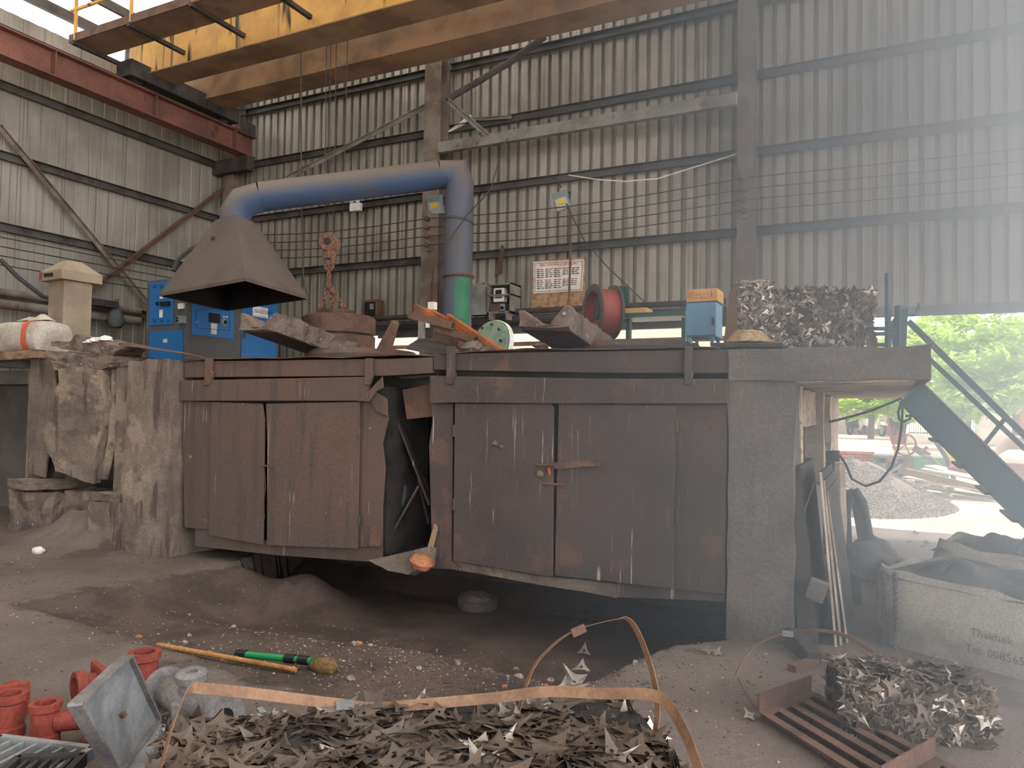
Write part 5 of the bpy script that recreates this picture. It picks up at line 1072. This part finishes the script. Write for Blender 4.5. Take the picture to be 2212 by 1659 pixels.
def bale(c, L, D, H, rz, lab, seed, s, nparts, nstuff, faces, bright=.12, tilt=.45, core_amp=.03, z0=0.0, grp=None, top_z=None):
    t = thing('scrap_bale', (c[0],c[1],z0), lab, 'scrap bale', grp); Rm = Matrix.Rotation(rz,3,'Z'); C = Vector((c[0],c[1],z0)); r = random.Random(seed)
    g = G().obox(Vector((0,0,H/2)), (L,D,H)); g.v = [tuple(C+Rm@Vector(q)) for q in g.v]; g.build('pressed_core', M['scrapd'], t, cuts=7, rough=core_amp, fr=4)
    acc = {}
    for i in range(nparts+nstuff):
        f = r.choices(faces, [w for _, w in faces])[0][0]
        a, b = r.uniform(-.5,.5), r.uniform(-.5,.5)
        if f == 'top': p = Vector((a*L,b*D,H+r.uniform(-.01,.02))); n = Vector((0,0,1))
        elif f == 'front': p = Vector((a*L,-D/2-r.uniform(-.01,.015),(b+.5)*H)); n = Vector((0,-1,0))
        elif f == 'right': p = Vector((L/2+r.uniform(-.01,.015),a*D,(b+.5)*H)); n = Vector((1,0,0))
        elif f == 'left': p = Vector((-L/2-r.uniform(-.01,.015),a*D,(b+.5)*H)); n = Vector((-1,0,0))
        else: p = Vector((a*L,D/2+r.uniform(-.01,.015),(b+.5)*H)); n = Vector((0,1,0))
        if i >= nparts or True: p += noise.noise_vector((C+p)*4)*core_amp
        n = (n+Vector((r.gauss(0,tilt),r.gauss(0,tilt),r.gauss(0,tilt)))).normalized(); n = Rm@n; p = C+Rm@p
        me = r.choice(STM[5:]) if r.random() < bright else r.choice(STM[:5]); sc = s*r.uniform(.6,1.25); yw = r.random()*6.28
        if i < nparts: put_stamping(me, t, p, n, yw, sc)
        else: acc.setdefault(me.materials[0].name, []).append((me, p, n, yw, sc))
    for k, lst in acc.items():
        g = G(); from mathutils import Quaternion
        for me, p, n, yw, sc in lst:
            q = (n.to_track_quat('Z','Y') @ Quaternion((0,0,1), yw)).to_matrix()
            g.add([p+q@(v.co*sc) for v in me.vertices], [tuple(f.vertices) for f in me.polygons])
        o = g.build('packed_stampings', bpy.data.materials[k], t, fix=False); o['kind'] = 'stuff'
    return t
# foreground bale
FB = thing
fb = bale((-1.47,2.25), 1.8, .9, .36, .62, 'big bale of punched steel offcuts in front of the pit', 21, .09, 290, 2600, (('top',6),('back',1.2),('right',1.4),('left',1)), bright=.05, tilt=.24, core_amp=.045)
r = random.Random(3)
for (x, y, yy, s, n) in ((1265,1590,2.95,.11,(.1,-1,.3)),(1285,1610,2.9,.09,(-.3,-1,.2)),(1240,1475,3.1,.09,(.2,-1,.2)),(1256,1440,3.1,.06,(.5,-1,.1)),(1262,1405,3.1,.06,(-.4,-1,.1)),(1225,1485,3.08,.1,(0,-.5,1)),(840,1575,2.55,.07,(.2,-1,.1)),(1105,1585,2.75,.09,(.6,-1,.2)),(1345,1560,3.0,.09,(.3,-1,.4)),(580,1555,2.3,.06,(.3,-1,.5)),(1405,1585,3.0,.09,(.8,-.6,.5)),(1370,1600,2.95,.08,(-.5,-.8,.4))):
    put_stamping(STM[5 if s > .08 else 6], fb, P(x,y,Y=yy), n, r.random()*6, s)
# bale beside the printed bag
rb0, rb1 = P(1828,1590,Z=0), P(2141,1619,Z=0); d = rb1-rb0; ang = math.atan2(d.y, d.x)
cen = (rb0+rb1)/2 + Vector((-math.sin(ang), math.cos(ang), 0))*.2
bale((cen.x,cen.y), d.length, .4, .27, ang, 'low bale of dark punched offcuts in front of the printed bag', 8, .06, 150, 1300, (('top',4),('front',3),('left',1)), bright=.16, tilt=.22, core_amp=.02)
# three bales on the deck
for i, (x0, x1, ya, lab) in enumerate(((1588,1668,620,'shiny scrap bale next to the brown strap plate on deck'),(1670,1806,628,'wide dull scrap bale in the middle of the deck row'),(1808,1884,632,'scrap bale at the guard rail end of the deck row'))):
    a, b = P(x0,700,Y=6.25).x, P(x1,700,Y=6.25).x; zt = P((x0+x1)/2,ya,Y=6.25).z
    bale(((a+b)/2, 6.25+.28), b-a, .56, zt-DECK-.01, 0.0, lab, 40+i, .065, 110, 800, (('front',6),('top',2),('right',1),('left',1)), bright=(.55,.38,.3)[i], tilt=.32, core_amp=.02, z0=DECK+.01)
tag(G().prism(px_poly([(1576,628),(1590,618),(1592,752),(1562,750)], Y=6.2), (0,.04,0)).build('strap_plate', M['rustb']), 'tall brown steel plate standing against the scrap bales', 'metal sheet')
p0 = P(1625,618,Y=6.4); tag(G().tube([p0+Vector((.1*math.cos(k*.5)*(1+.02*k),.08*math.sin(k*.5),.02+.012*math.sin(k*1.7))) for k in range(26)], .012, 6).build('wire_coil', M['plate'], smooth=True), 'loose coil of strip on top of the shiny scrap bale', 'coil')
for k, (x, y) in enumerate(((1530,1408),(1548,1412),(1618,1545),(1750,1270))):
    p = P(x,y,Z=.02); p.z = ground_z(p.x,p.y)+.025; o = put_stamping(STM[5], None, p, (.2,-.5,1), k, .05); tag(o, 'bright punched offcut lying loose on the dirt floor', 'steel offcut', 'loose offcuts on the floor')
# ---- steel straps sprung off the bales
def strap(name, pts, width, lab, wd, cat='steel strap'):
    pts = [vec(p) for p in pts]; path = []
    for i in range(len(pts)-1):
        p0, p1, p2, p3 = pts[max(i-1,0)], pts[i], pts[i+1], pts[min(i+2,len(pts)-1)]
        for k in range(6):
            u = k/6; path.append(.5*((2*p1)+(p2-p0)*u+(2*p0-5*p1+4*p2-p3)*u*u+(3*p1-p0-3*p2+p3)*u**3))
    path.append(pts[-1]); t = thing(name, pts[0], lab, cat); G().ribbon(path, wd, width, .002).build('band', M['strap'], t, smooth=False); return t
Q = lambda x, y, Y: P(x,y,Y=Y)
t = strap('steel_strap', [Q(345,1665,1.72),Q(372,1570,1.85),Q(405,1493,2.0),Q(440,1487,2.06),Q(540,1497,2.2),Q(745,1522,2.45),Q(830,1527,2.55),Q(1060,1508,2.72),Q(1180,1494,2.78),Q(1300,1498,2.8),Q(1400,1500,2.8),Q(1440,1520,2.75),Q(1480,1585,2.6),Q(1512,1670,2.45)], .042, 'long tan steel strap bridging over the front bale', (0.25,0.4,1))
G().obox(Q(746,1523,2.44), (.07,.012,.034), Matrix.Rotation(.6,3,'Z')).build('crimp_seal', M['plate'], t)
t = strap('steel_strap', [Q(1112,1572,2.75),Q(1130,1500,2.8),Q(1160,1430,2.9),Q(1230,1368,2.95),Q(1325,1339,3.0),Q(1362,1343,3.0),Q(1392,1400,2.95),Q(1415,1480,2.9),Q(1420,1540,2.88),Q(1410,1612,2.85)], .036, 'rusty steel strap arching high above the front bale', (0.7,-0.6,.35))
G().obox(Q(1250,1362,2.95), (.06,.012,.034), Matrix.Rotation(.6,3,'Z')@Matrix.Rotation(-.4,3,'Y')).build('crimp_seal', M['rustb'], t)
t = strap('steel_strap', [Q(1588,1458,4.4),Q(1610,1420,4.5),Q(1650,1385,4.6),Q(1702,1369,4.65),Q(1770,1362,4.7),Q(1830,1375,4.7),Q(1885,1408,4.65)], .035, 'tan steel strap arching in front of the grey pier', (0.5,-.6,.6))
G().obox(Q(1702,1369,4.64), (.06,.012,.03)).build('crimp_seal', M['plate'], t)
tag(G().tube([Q(1595,1465,4.4),Q(1612,1500,4.35),Q(1630,1530,4.3)], .008, 5).build('bent_wire', M['rustb']), 'bent rusty wire at the end of the tan arch strap', 'wire')
# ---- grid of angle irons on the floor
t = thing('angle_iron_grid', P(1740,1560,Z=0), 'rusty grid of five long bars with two raised cross angles', 'steel grid')
o0 = P(1636,1530,Z=.05); dl = Vector((.693,-.72,0)); dw = Vector((.46,.888,0)).normalized()
dw = (P(1740,1490,Z=.05)-o0).normalized(); W5 = (P(1740,1490,Z=.05)-o0).length
for k in range(5):
    a = o0+dw*(W5*k/4)+dl*.0; g = G(); g.bar(a, a+dl*1.5, .05, .006); g.bar(a+Vector((0,0,-.025))-dl.cross(Vector((0,0,1)))*.022, a+dl*1.5+Vector((0,0,-.025))-dl.cross(Vector((0,0,1)))*.022, .006, .05); g.build('long_bar', M['rustb'], t)
for s in (0.03, .86):
    a = o0+dl*s-dw*.02; e = a+dw*(W5+.04); G().bar(a+Vector((0,0,.045)), e+Vector((0,0,.045)), .008, .09).build('cross_angle', M['rustb'], t); G().bar(a+dl*.03, e+dl*.03, .06, .008).build('cross_foot', M['rustb'], t)
# ---- grey valve casting
ax0, ax1 = Q(352,1505,2.72), Q(484,1530,2.62); t = thing('valve_body', ((ax0.x+ax1.x)/2,(ax0.y+ax1.y)/2,0), 'grey cast valve body with two round flanges and top neck', 'valve casting')
ax0 = Vector((ax0.x,ax0.y,.135)); ax1 = Vector((ax1.x,ax1.y,.12)); d = (ax1-ax0).normalized(); Lh = (ax1-ax0).length
G().lathe([(.065,0.02),(.07,.06),(.085,Lh*.4),(.085,Lh*.6),(.07,Lh-.06),(.065,Lh-.02)], ax0, d, 28).build('barrel', M['greycast'], t, smooth=True)
for p, s in ((ax0,1),(ax1,-1)): G().lathe([(.052,-.0),(.115,0),(.115,.025),(.09,.03),(.052,.03)], p, d*s, 32, closed=True).build('flange', M['greycast'], t, smooth=True)
G().lathe([(.0,.01),(.05,.01),(.05,.0)], ax1-d*.005, d, 24).build('bore', M['black'], t)
m_ = (ax0+ax1)/2
G().lathe([(.06,.05),(.06,.12),(.075,.12),(.075,.155),(.06,.165),(.03,.165),(.03,.15),(0,.15)], m_, (0.05,-.1,1), 28).build('top_neck', M['greycast'], t, smooth=True)
G().lathe([(.06,.05),(.06,.16)], m_, (0,0,-1), 24).build('bottom_neck', M['greycast'], t, smooth=True)
G().obox(m_+Vector((0,-.06,-.02)), (.09,.06,.1), Matrix.Rotation(.5,3,'Z')).build('boss', M['greycast'], t, bevel=.01)
# ---- red pipe tees
def tee(c, ang, s, lab):
    t = thing('pipe_tee', c, lab, 'pipe fitting'); c = vec(c); d = Vector((math.cos(ang),math.sin(ang),0))
    G().lathe([(.055*s,0),(.085*s,0),(.085*s,.06*s),(.075*s,.07*s),(.075*s,.2*s),(.09*s,.21*s),(.09*s,.25*s),(.058*s,.25*s),(.058*s,.02*s)], c, (0,0,1), 30, closed=True).build('socket', M['redox'], t, smooth=True)
    b = c+Vector((0,0,.13*s)); G().lathe([(.06*s,.06*s),(.06*s,.3*s),(.085*s,.31*s),(.085*s,.36*s),(.055*s,.36*s),(.055*s,.1*s)], b, d, 26, closed=True).build('branch', M['redox'], t, smooth=True)
    G().obox(b+d*.24*s, (.03*s,.2*s,.2*s), Matrix.Rotation(ang,3,'Z')).build('square_flange', M['redox'], t, bevel=.004)
p = P(95,1608,Z=0); tee((p.x,p.y,0), .75, .78, 'red oxide pipe tee with open round socket beside the grey tray')
p = P(205,1560,Z=0); tee((p.x-.1,p.y+.35,0), -1.9, .95, 'red oxide pipe tee standing behind the leaning cover')
p = P(-5,1600,Z=0); tee((p.x,p.y+.05,0), 2.6, .82, 'red oxide pipe fitting half out of view beside the pipe tee')
# ---- leaning square cover, frame and grates
Rr, Bb = P(339,1556,Z=.14), P(251,1672,Z=.14); ed = (Rr-Bb).length; u = None; best = 9
for k in range(200):
    q = P(276,1418,Y=1.9+.005*k); v = q-Rr; e = abs(v.length-ed*1.02)+.3*abs(v.normalized().dot((Bb-Rr).normalized()))
    if e < best: best, u = e, v
t = thing('square_cover', (Rr+Bb)/2-Vector((0,0,.14)), 'grey square metal cover with rim leaning upright', 'cover')
n = u.cross(Bb-Rr).normalized()
if n.dot(CO-Rr) < 0: n = -n
cq = [Bb, Rr, Rr+u, Bb+u]; mid = sum(cq, Vector())/4
G().prism(cq, -n*.012).build('plate', M['plate'], t)
for i in range(4): a, b = cq[i], cq[(i+1) % 4]; G().bar(a-n*.004, b-n*.004, .05, .012, (b-a).cross(n)).build('rim', M['greycast'], t)
hp = Bb*.25+Rr*.25+(Rr+u)*.22+(Bb+u)*.28; G().obox(hp+n*.002, (.03,.03,.03), Matrix((u.normalized(),(Bb-Rr).normalized(),n)).transposed() @ Matrix.Rotation(.1,3,'Z') if False else Matrix((u.normalized(),(Bb-Rr).normalized(),n)).transposed()).build('square_hole', M['rustb'], t)
t = thing('cover_frame', (Rr.x+.02,Rr.y-.2,0), 'grey ribbed metal box frame under the leaning cover', 'frame')
fa, fb_ = P(345,1560,Z=.13), P(300,1700,Z=.13); dd = (fb_-fa).normalized(); sd = Vector((dd.y,-dd.x,0))
if sd.dot(Vector((1,-.3,0))) < 0: sd = -sd
G().obox((fa+fb_)/2-Vector((0,0,.065))-sd*.05, ((fb_-fa).length,.1,.13), Matrix((dd,dd.cross(Vector((0,0,-1))),Vector((0,0,1)))).transposed()).build('side_wall', M['plate'], t, bevel=.004)
for k in range(7): q = fa+dd*(.03+.045*k)+sd*.006; G().bar(q, q-Vector((0,0,.12)), .012, .018, dd).build('rib', M['plate'], t)
for (x0, y0, x1, y1, z, lab, nb) in ((0,1600,200,1625,.1,'grey slotted metal grate lying in front of the red tee',7),(40,1645,180,1640,.12,'dark slotted grate leaning below the square cover',6)):
    a, b = P(x0,y0,Z=z), P(x1,y1,Z=z); t = thing('metal_grate', ((a+b)/2).xy.to_3d(), lab, 'grate'); dd = (b-a); pd = Vector((-dd.y,dd.x,0)).normalized()*.3
    if pd.dot(Vector((1,1,0))) > 0: pd = -pd
    mm = M['plate'] if nb == 7 else M['darksteel']
    for q0, q1 in ((a,b),(b,b+pd),(b+pd,a+pd),(a+pd,a)): G().bar(q0, q1, .03, .05).build('frame_side', mm, t)
    for k in range(1,nb): q = a+dd*(k/nb); G().bar(q, q+pd, .016, .03).build('grate_bar', mm, t)
for i, (a, b, w) in enumerate((((490,1555),(620,1540),.05),((350,1580),(400,1568),.06),((560,1530),(600,1580),.03))):
    tag(G().bar(P(*a,Z=.06), P(*b,Z=.06), w, .012).build('steel_strip', M['plate']), ('long grey strip lying between valve casting and bale','short grey strip lying at the valve foot','thin bright strip sticking out of the bale corner')[i], 'metal strip')
# ---- broom
def gz(x, y, up=0.02): p = P(x,y,Z=-.05); p.z = ground_z(p.x,p.y)+up; return p
t = thing('broom', gz(530,1408,0), 'bamboo broom with green pipe splint lying at the pit edge', 'broom')
b0, b1 = gz(340,1390,.03), gz(640,1425,.03); G().tube([b0,(b0+b1)/2,b1], .017, 10).build('bamboo_handle', M['bamboo'], t, smooth=True)
for k in range(5): q = b0.lerp(b1,.18+.2*k); dn = (b1-b0).normalized(); G().tube([q-dn*.006,q+dn*.006], .020, 10).build('bamboo_node', M['bamboo'], t)
g0, g1 = gz(512,1403,.06), gz(672,1417,.06); G().tube([g0,g1], .022, 12).build('green_pipe', M['greenp'], t, smooth=True)
for k in (.06,.72,.9): q = g0.lerp(g1,k); dn = (g1-g0).normalized(); G().tube([q-dn*.035,q+dn*.035], .031, 10).build('binding', M['black'], t)
hd = gz(700,1412,.03); dn = (g1-g0).normalized(); G().lathe([(.02,0),(.05,.05),(.065,.1),(.05,.16),(.0,.2)], g1-Vector((0,0,.03)), dn, 14).build('head', M['bristle'], t, smooth=True, rough=.008, fr=30)
for k in range(3):
    c = P(198+k*14,742-k*3,Y=5.85); tag(lump('plastic_rag', c, (.09,.08,.05), 'white', None, None, 20+k, amp=.4), 'crumpled white plastic rag on the old spout block', 'rag', 'white rags on the old spout')
# ---- stones and grit
rr = random.Random(77); gw, gb = G(), G()
for i in range(5200):
    if i < 3800: x, y = rr.gauss(-2.9,1.1), rr.gauss(4.35,.5)
    else: x, y = rr.uniform(-9,1.0), rr.uniform(2.6,5.6)
    if y > 5.55 or y < 2.3: continue
    s = rr.uniform(.003,.010)*(1.5 if rr.random() < .1 else 1); rock(gw if rr.random() < .35 else gb, (x,y,ground_z(x,y)+s*.3), s, rr)
for g, m, lab in ((gw,'stone','pale grit strewn over the dirt floor and pit'),(gb,'soil','brown grit strewn over the dirt floor and pit')):
    o = g.build('floor_grit', M[m], fix=False); o['kind'] = 'stuff'; tag(o, lab, 'grit')
def stone(x, y, s, m, lab, grp=None):
    p = P(x,y,Z=-.08); p.z = ground_z(p.x,p.y); sd = rr.random()*50
    o = G().grid(lambda u, v: p+Vector((math.cos(u*6.283)*math.sin(v*math.pi),math.sin(u*6.283)*math.sin(v*math.pi)*.8,.3+.6*math.cos(v*math.pi)))*s*(1+.5*noise.noise(Vector((math.cos(u*6.283)*1.7,math.sin(u*6.283)*1.7,v*3+sd)))), 10, 6).build('stone', M[m], fix=False); return tag(o, lab, 'stone', grp)
stone(82,1211,.07,'white','large white stone on the floor before the soil mound')
pit = [(758,1447),(1025,1370),(1115,1362),(1008,1382),(1190,1385),(1265,1416),(1142,1418),(870,1366),(1010,1402),(1090,1472),(862,1352),(766,1372),(1350,1385),(775,1386),(800,1392),(1372,1423),(1372,1460),(940,1345),(1060,1395),(1120,1440),(990,1430),(1180,1418),(905,1440),(400,1368),(505,1320),(300,1370),(410,1350),(1270,1370)]
for k, (x, y) in enumerate(pit): stone(x, y, rr.uniform(.016,.032), ('stone','stoneo')[k % 4 == 1], 'orange brown stone among the pit gravel' if k % 4 == 1 else 'pale grey stone among the pit gravel', 'orange pit stones' if k % 4 == 1 else 'pale pit stones')
tag(G().bar(gz(1710,1410,.06), gz(1760,1455,.02), .1, .14).build('wood_block', M['woodd'], bevel=.01), 'dark worn wooden block lying before the leaning boards', 'wood block')
tag(G().bar(gz(1710,1470,.02), gz(1810,1435,.02), .06, .04).build('wood_batten', M['rustb']), 'brown batten lying behind the angle iron grid', 'wood batten')
# ================================================================ smoke haze hanging by the open side
hz = G().box((-2.6,2.7,0.02),(3.2,11.5,6.8)).build('smoke_haze', bpy.data.materials.new('haze'), fix=True)
hm = hz.data.materials[0]; hm.use_nodes = True; nt = hm.node_tree; nt.nodes.clear()
ho = nt.nodes.new('ShaderNodeOutputMaterial'); hv = nt.nodes.new('ShaderNodeVolumeScatter'); gn = nt.nodes.new('ShaderNodeNewGeometry'); sx = nt.nodes.new('ShaderNodeSeparateXYZ'); mr = nt.nodes.new('ShaderNodeMapRange')
nt.links.new(gn.outputs['Position'], sx.inputs[0]); nt.links.new(sx.outputs[0], mr.inputs[0]); mr.inputs[1].default_value = -2.4; mr.inputs[2].default_value = 1.2; mr.inputs[3].default_value = 0.0; mr.inputs[4].default_value = 0.23
fy = nt.nodes.new('ShaderNodeMapRange'); fy.inputs[1].default_value = 2.7; fy.inputs[2].default_value = 4.0; nt.links.new(sx.outputs[1], fy.inputs[0])
fx = nt.nodes.new('ShaderNodeMapRange'); fx.inputs[1].default_value = 3.2; fx.inputs[2].default_value = 2.2; nt.links.new(sx.outputs[0], fx.inputs[0])
m1 = nt.nodes.new('ShaderNodeMath'); m1.operation = 'MULTIPLY'; m2 = nt.nodes.new('ShaderNodeMath'); m2.operation = 'MULTIPLY'
nt.links.new(mr.outputs[0], m1.inputs[0]); nt.links.new(fy.outputs[0], m1.inputs[1]); nt.links.new(m1.outputs[0], m2.inputs[0]); nt.links.new(fx.outputs[0], m2.inputs[1])
nt.links.new(m2.outputs[0], hv.inputs['Density']); hv.inputs['Color'].default_value = (.86,.93,1,1); hv.inputs['Anisotropy'].default_value = 0.3; nt.links.new(hv.outputs[0], ho.inputs['Volume'])
hz['kind'] = 'stuff'; tag(hz, 'thin bluish smoke haze drifting in front of the open side', 'haze')
